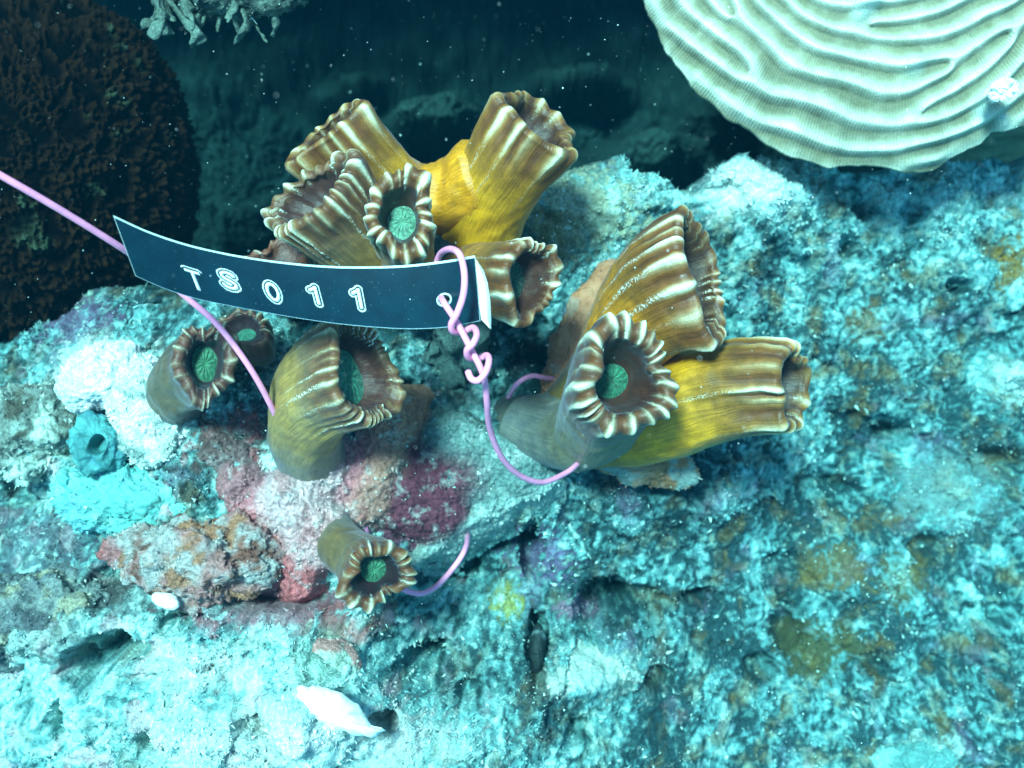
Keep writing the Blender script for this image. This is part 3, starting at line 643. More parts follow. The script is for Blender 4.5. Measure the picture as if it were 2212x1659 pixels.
# embossed characters
def char(ch, x, y, hgt, shear, rot):
    # place in strip coordinates from the picture position
    us = np.linspace(0, 1, 400); mp = tag_point(us, us * 0 + 0.5); 
    xs = mp[:, 0] / (-mp[:, 2]) / (2 * K) * W + W / 2
    u = float(np.interp(x, xs, us)); tp = tag_point(np.array([u]), np.array([0.0]))[0]; bt = tag_point(np.array([u]), np.array([1.0]))[0]
    y0 = -tp[1] / (-tp[2]) / (2 * K) * W + H / 2; y1 = -bt[1] / (-bt[2]) / (2 * K) * W + H / 2
    v = (y - y0) / (y1 - y0)
    strokes = {'T': [[(-0.33, 0.5), (0.33, 0.5)], [(0, 0.5), (0, -0.5)]],
               '1': [[(-0.26, 0.30), (-0.05, 0.40), (0.06, 0.5), (0.06, -0.5)]],
               '0': [[(0.30 * math.cos(a), 0.5 * math.sin(a)) for a in np.linspace(0, 2 * math.pi, 25)]],
               'S': [[(0.36, 0.33), (0.27, 0.46), (0.08, 0.5), (-0.14, 0.48), (-0.31, 0.36), (-0.31, 0.20), (-0.15, 0.08), (0.12, -0.03), (0.31, -0.15), (0.33, -0.34), (0.18, -0.47), (-0.05, -0.5), (-0.25, -0.45), (-0.37, -0.31)]]}[ch]
    m_ = 90; ax_ = np.linspace(-0.85, 0.85, m_ + 1); GX, GY = np.meshgrid(ax_, ax_, indexing='ij'); px_, py_ = GX.ravel(), GY.ravel()
    dist = np.full(len(px_), 9.0)
    for st in strokes:
        for (ax0, ay0), (bx0, by0) in zip(st[:-1], st[1:]):
            ex, ey = bx0 - ax0, by0 - ay0; tq = np.clip(((px_ - ax0) * ex + (py_ - ay0) * ey) / (ex * ex + ey * ey), 0, 1)
            dist = np.minimum(dist, np.hypot(px_ - ax0 - tq * ex, py_ - ay0 - tq * ey))
    core = np.clip((0.085 - dist) / 0.04, 0, 1); ring = np.clip(1 - np.abs(dist - 0.215) / 0.028, 0, 1) * ((py_ > 0.6) if ch == 'T' else 1.0 if ch != '0' else (np.hypot(px_ / 0.30, py_ / 0.5) > 1))
    hh_ = 0.0 + 0.045 * core + 0.03 * ring
    F_ = grid_faces(m_ + 1, m_ + 1); keep = np.maximum(core, ring)[F_].max(1) > 0.05
    F_ = F_[keep]; used, inv = np.unique(F_.ravel(), return_inverse=True); F_ = inv.reshape(-1, 4)
    xx0, yy0, h0 = px_[used], py_[used], hh_[used]
    cr_, sr_ = math.cos(rot), math.sin(rot)
    xx = xx0 * cr_ - yy0 * sr_; yy = xx0 * sr_ + yy0 * cr_
    U = u + (xx + shear * yy) * hgt / 790; V = v - yy * hgt / 128.0
    pts = np.array(tag_point(U, V, 0.032)); pts[:, 2] += h0
    mesh_np('letter', pts, F_[:, ::-1] if False else F_, M_WHITE, tg, smooth=False)
for ch, x, y, hh, sh, ro in (('T', 419, 606, 40, -0.28, -0.05), ('S', 494, 606, 38, -0.22, -0.05), ('0', 588, 631, 39, -0.18, 0.0), ('1', 682, 638, 38, -0.16, 0.0), ('1', 775, 645, 40, -0.14, 0.0)):
    char(ch, x, y, hh, sh, ro)

# ------------------------------------------------------------------ wires
def wire(pts, r, name='wire'): return [Pc(*p) for p in pts]
lw = tube('wire', wire([(-320, 215, 28), (-140, 300, 28.6), (0, 378, 29.3), (130, 453, 30.4), (262, 535, 31.9), (335, 585, 33.6), (400, 640, 34.3), (470, 702, 34.8), (540, 795, 35.3), (592, 890, 36.4), (625, 970, 38.3),
      (700, 1040, 40.2), (775, 1110, 40.2), (800, 1180, 39.6), (838, 1250, 38.8), (895, 1281, 38.8), (935, 1272, 39.3), (975, 1232, 39.8), (1003, 1190, 40), (1010, 1155, 41.5), (1003, 1110, 44.5), (1000, 1080, 48)], 0), 0.092, M_WIRE, None, 16, 12)
tag(lw, 'long pink plastic covered wire slanting from the left edge behind the tag', 'wire')
tw = empty('tie_wire', Pc(1010, 720, 31.5), 'pink wire knotted through the tag hole and curving down to the right coral', 'wire')
tube('knotted_strand', wire([(950, 610, 33.3), (943, 575, 33.1), (952, 548, 32.6), (973, 538, 31.6), (993, 550, 31.0), (1003, 590, 30.9), (1001, 635, 30.9), (988, 675, 31.0), (975, 700, 31.15), (979, 716, 31.4), (1000, 716, 31.75), (1022, 708, 31.6), (1030, 722, 31.2),
      (1022, 742, 31.0), (1009, 756, 31.1), (1012, 772, 31.4), (1032, 775, 31.75), (1052, 768, 31.6), (1056, 782, 31.25), (1048, 806, 31.05), (1032, 822, 31.05), (1018, 818, 31.15), (1011, 803, 31.2)], 0), 0.088, M_WIRE, tw, 16, 10)
tube('hanging_strand', wire([(935, 610, 33.4), (948, 634, 32.6), (960, 655, 31.55), (983, 690, 31.4), (1004, 728, 31.4), (1020, 760, 31.4), (1036, 790, 31.4), (1047, 822, 31.6), (1052, 870, 32.2), (1058, 925, 33.4), (1082, 985, 34.6), (1120, 1025, 35.7),
      (1170, 1042, 36.7), (1218, 1024, 37.6), (1250, 1000, 38.4), (1300, 950, 41.5), (1320, 880, 43.4), (1260, 820, 43.3), (1190, 818, 41.2), (1150, 812, 40.6), (1118, 828, 40.4), (1098, 858, 41)], 0), 0.088, M_WIRE, tw, 16, 10)

# ------------------------------------------------------------------ plate coral, upper right
def plate():
    cx, cy_ = 1850, -250
    D0 = 42.0
    nr_, nt_ = 420, 560
    rr = np.linspace(0.0, 1.0, nr_) ** 0.8; tt = np.linspace(-math.pi * 1.0, math.pi * 1.0, nt_)
    # most of the detail where it can be seen
    tt = np.concatenate([np.linspace(-math.pi, 0.05, 60)[:-1], np.linspace(0.05, math.pi - 0.1, nt_ - 100), np.linspace(math.pi - 0.1, math.pi, 42)[1:]]); nt_ = len(tt)
    Rr, Tt = np.meshgrid(rr, tt, indexing='ij'); Rr = Rr.ravel(); Tt = Tt.ravel()
    ux, uy = np.cos(Tt), np.sin(Tt)                      # uy positive is down in the picture
    ang = np.array([-180, -120, -60, 0, 30, 50, 62, 75, 88, 100, 112, 125, 140, 150, 165, 180]); rad = np.array([500, 480, 560, 640, 640, 660, 612, 634, 612, 610, 586, 570, 548, 532, 510, 500])
    R = np.interp(np.degrees(Tt), ang, rad) * (1 + 0.005 * np.sin(Tt * 11) + 0.003 * np.sin(Tt * 23 + 1) + 0.028 * fbm(np.stack([ux * 7, uy * 9, ux * 0], 1), 4, 611))
    s = px(D0)
    lx_, ly_ = (cx - W / 2) * s + ux * R * Rr * s, -(cy_ - H / 2) * s - uy * R * Rr * s
    q = np.stack([lx_, ly_, lx_ * 0], 1)
    rp = R * Rr
    warp = 38 * fbm(q * 0.15, 2, 600) + 6 * fbm(q * 0.5, 2, 601)
    ph = (rp + warp * 1.4) / 45.0
    for (fx, fy, sg) in ((1600, 180, 1), (1840, 95, -1), (2010, 170, 1), (1700, 30, -1), (2130, 110, 1), (1960, 265, -1), (2090, 20, -1), (1560, 70, 1)):   # ridges fork here
        fc = Pc(fx, fy, D0); ph = ph + sg * np.arctan2(ly_ - fc[1], lx_ - fc[0]) / (2 * math.pi)
    fr = ph - np.floor(ph)
    # asymmetric colline: gentle outer slope, steep inner one
    rg_ = np.where(fr < 0.70, (fr / 0.70) ** 1.9 * (1 - 0.12 * sst(0.55, 0.70, fr)), 0.88 * (1 - sst(0.70, 1.0, fr)))
    kk = np.floor(ph)
    am = 0.30 + 0.12 * fbm(q * 0.5, 2, 602)
    septa = np.sin(Tt * 620 * np.clip(Rr, 0.2, 1)) * 0.0
    h = am * rg_ + 0.3 * fbm(q * 0.25, 2, 603) + 0.02 * septa
    h *= sst(1.0, 0.965, Rr) * 0.7 + 0.3
    tilt = 0.22
    drop = 1.4 * Rr ** 6 + 0.6 * Rr ** 2
    d = D0 - 2.2 + drop + tilt * (rp * uy * s - 8) * 0.35 - h
    knob = np.zeros(len(q))
    for (kx, ky, kr, kh) in ((1830, 50, 26, 0.30), (1815, 72, 18, 0.2), (2095, 245, 24, 0.20), (1930, 175, 22, 0.18), (2150, 270, 18, 0.2)):
        kk_ = Pc(kx, ky, D0)
        knob += kh * np.exp(-(((lx_ - kk_[0]) ** 2 + (ly_ - kk_[1]) ** 2) / (kr * s) ** 2) ** 1.5)
    d = d - knob
    V = np.stack([lx_, ly_, -d], 1)
    sh = np.clip(rg_ * 0.9 + 0.3 * fbm(q * 1.2, 3, 604), 0, 1)
    c = mixc((0.22, 0.20, 0.13), (0.80, 0.76, 0.62), sh)
    c = c * (1 + 0.35 * fbm(q * 0.5, 4, 605))[:, None]
    c = c + (np.array((0.66, 0.74, 0.66)) - c) * np.clip(knob * 3, 0, 0.7)[:, None]
    F = grid_faces(nr_, nt_)
    # rim rolls under to a lower sheet
    n0 = len(V); rimi = np.arange((nr_ - 1) * nt_, nr_ * nt_); rim = V[rimi]; cen = V[:nt_].mean(0)
    rows = [V]; cols = [c]
    for k, (sc_, dz) in enumerate(((1.0, -0.16), (0.985, -0.42), (0.93, -0.62), (0.6, -1.8), (0.35, -4.5), (0.3, -12))):
        v2 = cen + (rim - cen) * np.array([sc_, sc_, 0.0]) ; v2[:, 2] = rim[:, 2] * (1 if k < 3 else 0) + (0 if k < 3 else rim[:, 2].mean()) + dz
        rows.append(v2); cols.append(np.tile(np.array((0.40, 0.44, 0.33)), (nt_, 1)))
    fr_ = []
    prev = rimi
    off = n0
    for k in range(6):
        cur = np.arange(off, off + nt_); off += nt_
        fr_.append(np.stack([prev[:-1], cur[:-1], cur[1:], prev[1:]], 1)); prev = cur
    V = np.concatenate(rows); c = np.concatenate(cols); F = np.concatenate([F] + fr_)
    m, t, b = new_mat('plate_coral_skin')
    ob = N(t, 'ShaderNodeTexCoord').outputs['Object']; at = N(t, 'ShaderNodeAttribute', attribute_name='col').outputs['Color']
    uv = N(t, 'ShaderNodeTexCoord').outputs['UV']
    wv = t.nodes.new('ShaderNodeTexWave'); wv.wave_type = 'BANDS'; wv.bands_direction = 'X'; wv.inputs['Scale'].default_value = 26.0; wv.inputs['Distortion'].default_value = 1.5
    wv.inputs['Detail'].default_value = 2
    t.links.new(uv, wv.inputs['Vector'])
    n = noise(t, ob, 140, 5, 0.7); n2 = noise(t, ob, 1300, 3)
    cc = mul(t, at, ramp(t, wv.outputs[1], [(0, (0.92,) * 3), (1, (1.04,) * 3)]).outputs[0])
    cc = mul(t, cc, ramp(t, n.outputs[0], [(0.30, (0.78, 0.80, 0.72)), (0.5, (0.98,) * 3), (0.68, (1.12, 1.12, 1.15))]).outputs[0])
    cc = mul(t, cc, ramp(t, n2.outputs[0], [(0.3, (0.85,) * 3), (0.7, (1.1,) * 3)]).outputs[0])
    t.links.new(cc, b.inputs['Base Color']); b.inputs['Roughness'].default_value = 0.85; b.inputs['Specular IOR Level'].default_value = 0.2
    bump(t, b, [(wv.outputs[1], 0.35), (n2.outputs[0], 0.4)], 0.0006)
    UVp = np.zeros((len(V), 2)); UVp[:n0, 0] = Tt * 1.0; UVp[:n0, 1] = Rr
    o = mesh_np('plate_coral', V, F[:, ::-1], m, None, attrs={'col': np.clip(c, 0, 0.9)}, uv=UVp)
    tag(o, 'big pale plate coral with wavy concentric ridges, upper right', 'coral')
plate()

# ------------------------------------------------------------------ brain coral, upper left
def brain():
    D0 = 46.0; s = px(D0); C = Pc(70, 370, D0)
    nth, nph = 560, 300
    th = np.linspace(0, 2 * np.pi, nth, endpoint=False); ph = np.linspace(0.0, math.pi * 0.62, nph)
    T, Ph = np.meshgrid(th, ph, indexing='ij'); T = T.ravel(); Ph = Ph.ravel()
    dirs = np.stack([np.sin(Ph) * np.cos(T), np.sin(Ph) * np.sin(T), np.cos(Ph)], 1)
    rg = np.random.RandomState(5)
    n = 260
    i = np.arange(n) + 0.5; z = 1 - i / n * 1.65; r = np.sqrt(np.clip(1 - z * z, 0, 1)); a = i * 2.39996
    ce = np.stack([r * np.cos(a), r * np.sin(a), z], 1) + rg.normal(size=(n, 3)) * 0.035
    ce /= np.linalg.norm(ce, axis=1)[:, None]
    wd = dirs + 0.035 * np.stack([fbm(dirs * 5, 2, 700), fbm(dirs * 5, 2, 701), fbm(dirs * 5, 2, 702)], 1) * 2
    dot = wd @ ce.T
    o = np.argsort(-dot, axis=1)[:, :2] if False else np.argpartition(-dot, 2, axis=1)[:, :2]
    d2 = np.take_along_axis(dot, o, 1); sw = d2[:, 0] < d2[:, 1]
    o1 = np.where(sw, o[:, 1], o[:, 0]); d1 = np.arccos(np.clip(d2.max(1), -1, 1)); dd2 = np.arccos(np.clip(d2.min(1), -1, 1))
    e = (dd2 - d1) / 0.105
    ridge = np.exp(-(e / 0.5) ** 2)
    cc = ce[o1]; tang = wd - cc * (wd * cc).sum(1)[:, None]
    ax = np.cross(cc, np.array([0.2, 0.3, 0.93])); ax /= np.linalg.norm(ax, axis=1)[:, None]; ay = np.cross(cc, ax)
    ang = np.arctan2((tang * ay).sum(1), (tang * ax).sum(1))
    teeth = np.clip(0.5 + 1.1 * perlin(dirs * 36, 733) + 0.5 * perlin(dirs * 90, 734), 0, 1.3)
    h = 0.34 * ridge * (0.35 + 0.8 * teeth) + 0.05 * teeth
    ax3 = np.array([330 * s, 372 * s, 5.6])
    V = C + dirs * ax3 * (1 + 0.09 * fbm(dirs * 1.7, 3, 710))[:, None] + dirs * h[:, None]
    low = sst(1.35, 1.9, Ph)
    c = mixc((0.0007, 0.0006, 0.0006), (0.020, 0.0085, 0.004), np.clip(ridge * (0.35 + 0.65 * teeth) + 0.15 * fbm(dirs * 6, 2, 720), 0, 1))
    g = sst(0.25, 0.5, fbm(dirs * 4 + 3, 3, 730))
    c = c + (np.array((0.05, 0.08, 0.05)) - c) * (g * ridge * teeth * 0.7)[:, None]
    i2_ = np.arange(nth)
    F = grid_faces(nth, nph, wrap_u=True)
    o = mesh_np('brain_coral', V, F, mat_crust('brain_coral_skin', 0.5, 1.4, scale=700, bs=0.4, rough=1.0, spec=0.03), None, attrs={'col': c})
    tag(o, 'dark brown domed brain coral with honeycomb ridges, upper left', 'coral')
brain()

# ------------------------------------------------------------------ rocks, sponges, shells
def ico(sub):
    me = bpy.data.meshes.new('t'); import bmesh
    bm = bmesh.new(); bmesh.ops.create_icosphere(bm, subdivisions=sub, radius=1.0); bm.to_mesh(me); bm.free()
    v = np.empty(len(me.vertices) * 3); me.vertices.foreach_get('co', v)
    f = np.array([tuple(p.vertices) for p in me.polygons], dtype=np.int32); bpy.data.meshes.remove(me)
    return v.reshape(-1, 3), f
ICO6 = ico(6); ICO3 = ico(3)
ROCKV = []
def lump(name, c, ax, rot, mat, cols, label, cat, amp=0.25, fr=1.3, seed=0, group=None, parent=None, holes=(), turf=0.0, taper=None, thr=(0.0, 0.3), fine=0.10, fn=None):
    """an uneven rounded body; c=(x,y,depth) picture units, ax = three half axes in cm, rot = turn in the picture plane (deg)"""
    v, f = ICO6; a = math.radians(rot); C = Pc(*c)
    q = v * np.array(ax)
    if taper: q = q * np.stack([np.ones(len(v)), 1 - taper * v[:, 0] * 0.5, 1 - taper * v[:, 0] * 0.5], 1)
    nrm = v
    h = amp * fbm(q * fr / 1.0 + seed * 7.1, 4, 800 + seed) * min(ax) * 1.6 + fine * fbm(q * 3.5 + seed, 4, 820 + seed, 0.6, True)
    q = q + nrm * h[:, None]
    for (hx, hy, hr, hd) in holes:
        dd = np.hypot(v[:, 0] - hx, v[:, 1] - hy) / hr
        q[:, 2] -= hd * sst(1.1, 0.6, dd) * (v[:, 2] > 0)
        q[:, 2] += 0.07 * hd * np.exp(-((dd - 1.3) / 0.25) ** 2) * (v[:, 2] > 0)
    R = np.array([[math.cos(a), -math.sin(a), 0], [math.sin(a), math.cos(a), 0], [0, 0, 1]])
    V = q @ R.T + C
    n1 = fbm(V * 0.6 + seed, 4, 840 + seed); n2 = 0.8 * fbm(V * 2.0 + seed, 4, 860 + seed); n3 = fbm(V * 0.8 + seed + 30, 4, 880 + seed)
    col = mixc(cols[0], cols[1], sst(thr[0] - 0.15, thr[1], n1 + 0.5 * n2))
    if len(cols) > 2: col = col + (np.array(cols[2]) - col) * (sst(0.08, 0.3, n3 + 0.4 * n2))[:, None]
    if len(cols) > 3: col = col + (np.array(cols[3]) - col) * (sst(0.05, 0.3, -n3 + 0.4 * n2))[:, None]
    if fn: col = fn(v, V, col)
    o = mesh_np(name, V, f, mat, parent, attrs={'col': np.clip(col, 0.003, 0.92)})
    if parent is None: tag(o, label, cat, group)
    if turf: ROCKV.append((V, nrm @ R.T, np.clip(col, 0, 0.9), turf))
    return o
PINK = (0.62, 0.24, 0.27); DPINK = (0.36, 0.07, 0.09); SILT = (0.68, 0.76, 0.72); MAROON = (0.15, 0.02, 0.045); ORNG = (0.58, 0.30, 0.08); GREY = (0.30, 0.36, 0.35)
def rows_fn(v, V, col):
    b_ = 0.5 + 0.5 * np.sin(v[:, 0] * 14 + 1.5 * v[:, 1])
    tipc = sst(-0.72, -0.92, v[:, 0]); col = col + (np.array((0.42, 0.10, 0.10)) - col) * 0.8 * tipc[:, None]
    return col
lump('encrusted_shell', (400, 1200, 38.3), (2.8, 1.25, 1.4), -2, M_ROCK, ((0.42, 0.38, 0.37), (0.44, 0.19, 0.18), (0.40, 0.17, 0.10), (0.22, 0.08, 0.06)), 'crusted cone shaped shell with a red tip at its left end, lower left', 'shell', 0.55, 0.8, 1, taper=-0.75, turf=0.5, fn=rows_fn, fine=0.24)
lump('encrusted_rock', (228, 812, 39.4), (1.45, 1.15, 1.0), 20, M_ROCK, ((0.86, 0.86, 0.86), (0.9, 0.9, 0.9), (0.80, 0.78, 0.82), (0.7, 0.8, 0.78)), 'bright white rock at the left above the blue sponge', 'rock', 0.35, 0.9, 8, turf=0.1, fine=.12)
lump('encrusted_rock', (330, 890, 39.2), (1.3, 1.9, 1.0), 12, M_ROCK, ((0.60, 0.70, 0.64), (0.80, 0.84, 0.80), (0.74, 0.64, 0.66), (0.26, 0.34, 0.32)), 'pale lumpy rock between the blue sponge and the small maroon coral', 'rock', 0.3, 1.0, 9, turf=1.0, fine=.16)
lump('encrusted_rock', (50, 930, 41.2), (2.1, 1.6, 1.6), 20, M_ROCK, ((0.20, 0.22, 0.20), (0.42, 0.50, 0.44), (0.62, 0.72, 0.62), (0.10, 0.09, 0.07)), 'mossy boulder at the left edge below the brain coral', 'rock', 0.3, 0.8, 10, turf=1.2, fine=.2)
lump('encrusted_rock', (50, 1335, 39.9), (2.9, 1.5, 1.6), 12, M_ROCK, ((0.16, 0.18, 0.19), (0.30, 0.32, 0.30), (0.34, 0.30, 0.22), (0.10, 0.11, 0.12)), 'smooth grey brown boulder at the left edge, low down', 'rock', 0.4, 0.8, 11, turf=1.4, fine=.2)
lump('encrusted_rock', (300, 1305, 40.6), (1.6, 0.75, 1.0), -8, M_ROCK, ((0.10, 0.10, 0.10), (0.18, 0.17, 0.15), (0.14, 0.18, 0.18), (0.06, 0.06, 0.06)), 'dark flat rock under the red tipped shell', 'rock', 0.2, 0.8, 12, turf=0.3)
lump('encrusted_rock', (700, 1440, 38.1), (1.2, 1.0, 0.9), 0, M_ROCK, ((0.34, 0.46, 0.38), (0.50, 0.60, 0.52), (0.46, 0.22, 0.20), (0.40, 0.42, 0.28)), 'greenish rounded rock between the lowest coral and the white shell piece', 'rock', 0.15, 0.8, 13, turf=0.25, fine=.05)
lump('blue_sponge', (255, 1080, 39.3), (2.3, 1.15, 0.7), -8, M_SMOOTH, ((0.12, 0.40, 0.38), (0.24, 0.56, 0.52), (0.15, 0.40, 0.42)), 'smooth blue green sponge spreading at the left beside the conical shell', 'sponge', 0.6, 0.8, 14, fine=.16, turf=.5)
lump('blue_sponge', (215, 965, 39.1), (0.95, 1.0, 0.8), 0, M_SMOOTH, ((0.05, 0.20, 0.21), (0.10, 0.32, 0.32), (0.05, 0.18, 0.22)), 'dark teal sponge lobe with hollow openings, below the bright white rock', 'sponge', 0.6, 1.1, 15, holes=((0.15, 0.1, 0.30, 0.8), (-0.5, -0.45, 0.18, .8)), fine=.08)
lump('blue_sponge', (165, 1045, 39.2), (0.62, 0.45, 0.5), -30, M_SMOOTH, ((0.10, 0.36, 0.36), (0.22, 0.54, 0.50)), 'small blue green sponge lobe with two dark pores, left of the teal one', 'sponge', 0.6, 1.2, 16, holes=((0.1, 0.1, 0.34, 0.8), (-0.35, 0.6, 0.2, 0.5)), fine=.03)
lump('orange_sponge', (1258, 730, 41.8), (0.95, 3.0, 0.7), -24, M_SMOOTH, ((0.42, 0.16, 0.08), (0.50, 0.22, 0.12), (0.36, 0.22, 0.16)), 'rusty orange sponge sheet behind the left edge of the large right colony', 'sponge', 0.28, 0.8, 17, fine=.12, turf=.12)
lump('orange_sponge', (1375, 985, 42.0), (2.3, 1.0, 0.8), -22, M_SMOOTH, ((0.40, 0.17, 0.08), (0.40, 0.24, 0.16), (0.26, 0.32, 0.29)), 'peach coloured sponge under the large right colony', 'sponge', 0.45, 0.8, 18, fine=.12, turf=.35, taper=0.3)
def branching_base():
    """the dead, crusted skeleton that the three lower left corals grow from: one continuous branching body"""
    rosy = (0.66, 0.22, 0.25); dusty = (0.66, 0.42, 0.43); red = (0.60, 0.14, 0.15); umber = (0.11, 0.055, 0.05); peach = (0.50, 0.24, 0.16); yel = (0.46, 0.22, 0.18)
    maroon = (0.15, 0.035, 0.06); teal = (0.17, 0.27, 0.26); silt = (0.36, 0.48, 0.45); mauve = (0.30, 0.20, 0.26)
    caps = [((400, 890, 40.0, 50), (470, 960, 39.6, 52), umber), ((470, 960, 39.6, 52), (530, 1040, 39.4, 55), (0.20, 0.12, 0.12)), ((530, 1040, 39.4, 52), (575, 1120, 39.2, 46), rosy), ((575, 1120, 39.2, 46), (650, 1245, 39.0, 42), red),
            ((690, 1010, 39.4, 62), (640, 1080, 39.1, 70), dusty), ((640, 1080, 39.1, 70), (690, 1150, 39.3, 80), dusty), ((690, 1150, 39.3, 70), (640, 1215, 39.6, 60), red), ((600, 1060, 39.9, 60), (560, 1000, 40.2, 50), mauve),
            ((845, 900, 40.2, 44), (825, 1000, 40.0, 40), peach), ((825, 1000, 40.0, 40), (790, 1090, 39.9, 44), yel), ((740, 1040, 39.9, 50), (800, 980, 40.4, 50), rosy),
            ((850, 1080, 40.9, 80), (930, 1100, 41.2, 86), maroon), ((880, 1010, 41.0, 60), (990, 1030, 41.2, 80), maroon), ((960, 950, 41.0, 60), (1120, 1010, 41.0, 66), teal),
            ((885, 1218, 40.9, 12), (1030, 1125, 40.9, 16), silt), ((1030, 1125, 40.9, 18), (1180, 1045, 41.0, 24), silt), ((1040, 1060, 41.2, 60), (1130, 1040, 41.3, 40), teal),
            ((500, 1200, 40.0, 60), (600, 1230, 39.9, 55), mauve), ((560, 1290, 41.0, 50), (740, 1330, 41.0, 40), red)]
    nx, ny = 430, 260; xs = np.linspace(330, 1230, nx); ys = np.linspace(830, 1400, ny)
    A, B = np.meshgrid(xs, ys, indexing='ij'); a = A.ravel(); b = B.ravel()
    Q = np.stack([a / 60, b / 60, a * 0], 1)
    a2 = a + 16 * fbm(Q * 0.9, 3, 990); b2 = b + 16 * fbm(Q * 0.9 + 7, 3, 991)
    s_ = px(39.8); acc = np.zeros(len(a)); wsum = np.zeros(len(a)); col = np.zeros((len(a), 3)); kk = 5.0
    for (p0, p1, cc) in caps:
        ex, ey = p1[0] - p0[0], p1[1] - p0[1]; t = np.clip(((a2 - p0[0]) * ex + (b2 - p0[1]) * ey) / (ex * ex + ey * ey), 0, 1)
        q = np.hypot(a2 - p0[0] - t * ex, b2 - p0[1] - t * ey); rr = p0[3] + (p1[3] - p0[3]) * t; dd = p0[2] + (p1[2] - p0[2]) * t
        z = np.where(q < rr, dd - np.sqrt(np.clip(rr * rr - q * q, 0, None)) * s_, dd + (q - rr) * s_ * 2.4)
        w_ = np.exp(-kk * (z - 38)); acc += w_; w3 = np.exp(-kk * 0.8 * (z - 38)); wsum += w3; col += w3[:, None] * np.array(cc)
    z = 38 - np.log(acc + 1e-12) / kk; we = math.exp(-kk * 0.8 * 4.6); col = (col + we * np.array((0.10, 0.26, 0.26))) / (wsum[:, None] + we)
    z = np.minimum(z, 47)
    rel = 0.28 * fbm(Q * 1.4, 4, 992) + 0.12 * fbm(Q * 5, 3, 993, .6, True) + 0.16 * fbm(Q * 2.6, 3, 994, .5, True)
    z = z - rel
    # dust lies in random drifts of its own
    n1 = fbm(Q * 1.3 + 3, 4, 995); n2 = fbm(Q * 4 + 3, 3, 996)
    col = col + (np.array((0.56, 0.60, 0.58)) - col) * (sst(0.05, 0.45, n1 + 0.6 * n2) * 0.42)[:, None]
    m = fbm(Q * 1.1 + 30, 4, 997) + 0.4 * n2
    col = col + (np.array((0.36, 0.09, 0.10)) - col) * (sst(0.10, 0.4, m) * 0.45 * (a < 800))[:, None]
    s2 = 2 * K * z / W; V = np.stack([(a - W / 2) * px(39.8), -(b - H / 2) * px(39.8), -z], 1)
    F = grid_faces(nx, ny)
    keep = z[F].min(1) < 43.4
    o = mesh_np('encrusted_rock', V, F[keep], M_ROCK, None, attrs={'col': np.clip(col, 0.004, 0.9)}, origin=Pc(680, 1120, 39.5))
    tag(o, 'dusty pink and maroon branching dead base under the three lower left corals', 'rock')
    du = np.gradient(V.reshape(nx, ny, 3), axis=0).reshape(-1, 3); dv = np.gradient(V.reshape(nx, ny, 3), axis=1).reshape(-1, 3)
    n_ = np.cross(dv, du); n_ /= np.linalg.norm(n_, axis=1)[:, None] + 1e-9; n_ = np.where(n_[:, 2:3] < 0, -n_, n_)
    ok = (z < 42) & (n2 + n1 > 0.05)
    ROCKV.append((V[ok], n_[ok], col[ok], 1.3))
branching_base()
def shell_piece():
    pts = [(640, 1488), (655, 1482), (700, 1484), (735, 1497), (770, 1520), (795, 1552), (812, 1578), (835, 1585), (800, 1592), (760, 1586), (735, 1584), (700, 1572), (664, 1546), (638, 1524)]
    d0 = 35.4; P_ = np.array([Pc(x, y, d0 + 0.4 * (x - 640) / 190)[:3] for x, y in pts]); c = P_.mean(0); rows = []
    # smooth outline
    n = len(P_); o = []
    for i in range(n):
        p0, p1, p2, p3 = P_[(i - 1) % n], P_[i], P_[(i + 1) % n], P_[(i + 2) % n]
        for k in range(6):
            t = k / 6; o.append(0.5 * ((2 * p1) + (-p0 + p2) * t + (2 * p0 - 5 * p1 + 4 * p2 - p3) * t * t + (-p0 + 3 * p1 - 3 * p2 + p3) * t ** 3))
    O = np.array(o); n = len(O)
    O = O + 0.20 * np.stack([fbm(O * 2.2, 4, 900), fbm(O * 2.2, 4, 901), O[:, 0] * 0], 1)
    for q, z in ((0.01, 0.40), (0.3, 0.38), (0.6, 0.28), (0.85, 0.10), (1.0, -0.06), (0.98, -0.14), (0.8, -0.08), (0.4, 0.1), (0.01, 0.2)):
        r = c + (O - c) * q; r[:, 2] += z + 0.16 * fbm(r * 2.2, 4, 902); rows.append(r)
    V = np.concatenate(rows); F = grid_faces(len(rows), n); i = np.arange(len(rows) - 1)
    F = np.concatenate([F, np.stack([i * n + n - 1, (i + 1) * n + n - 1, (i + 1) * n, i * n], 1)])
    col = mixc((0.92, 0.92, 0.9), (0.45, 0.5, 0.46), sst(0.18, 0.5, fbm(V * 2.5, 4, 903)))
    o = mesh_np('shell_fragment', V, F, M_SHELL, None, attrs={'col': col}); tag(o, 'bright white broken shell lying at the bottom, left of centre', 'shell')
shell_piece()
lump('pale_stone', (358, 1298, 37.0), (0.42, 0.24, 0.25), -20, M_SHELL, ((0.85, 0.80, 0.82), (0.9, 0.88, 0.9)), 'small pinkish white chip below the red tipped shell', 'stone', 0.25, 1.2, 19, fine=.03)
lump('pale_stone', (1975, 1640, 45.6), (1.6, 0.6, 0.6), 0, M_SMOOTH, ((0.12, 0.28, 0.27), (0.26, 0.46, 0.43)), 'pale rounded stone at the bottom edge, far right', 'stone', 0.45, 0.9, 20, fine=.14, turf=.5)
lump('pale_stone', (2170, 815, 49.4), (1.3, 0.9, 0.7), 10, M_ROCK, ((0.30, 0.55, 0.52), (0.52, 0.76, 0.70)), 'pale stone at the right edge, halfway down', 'stone', 0.5, 1.0, 21, turf=1.0, fine=.2)
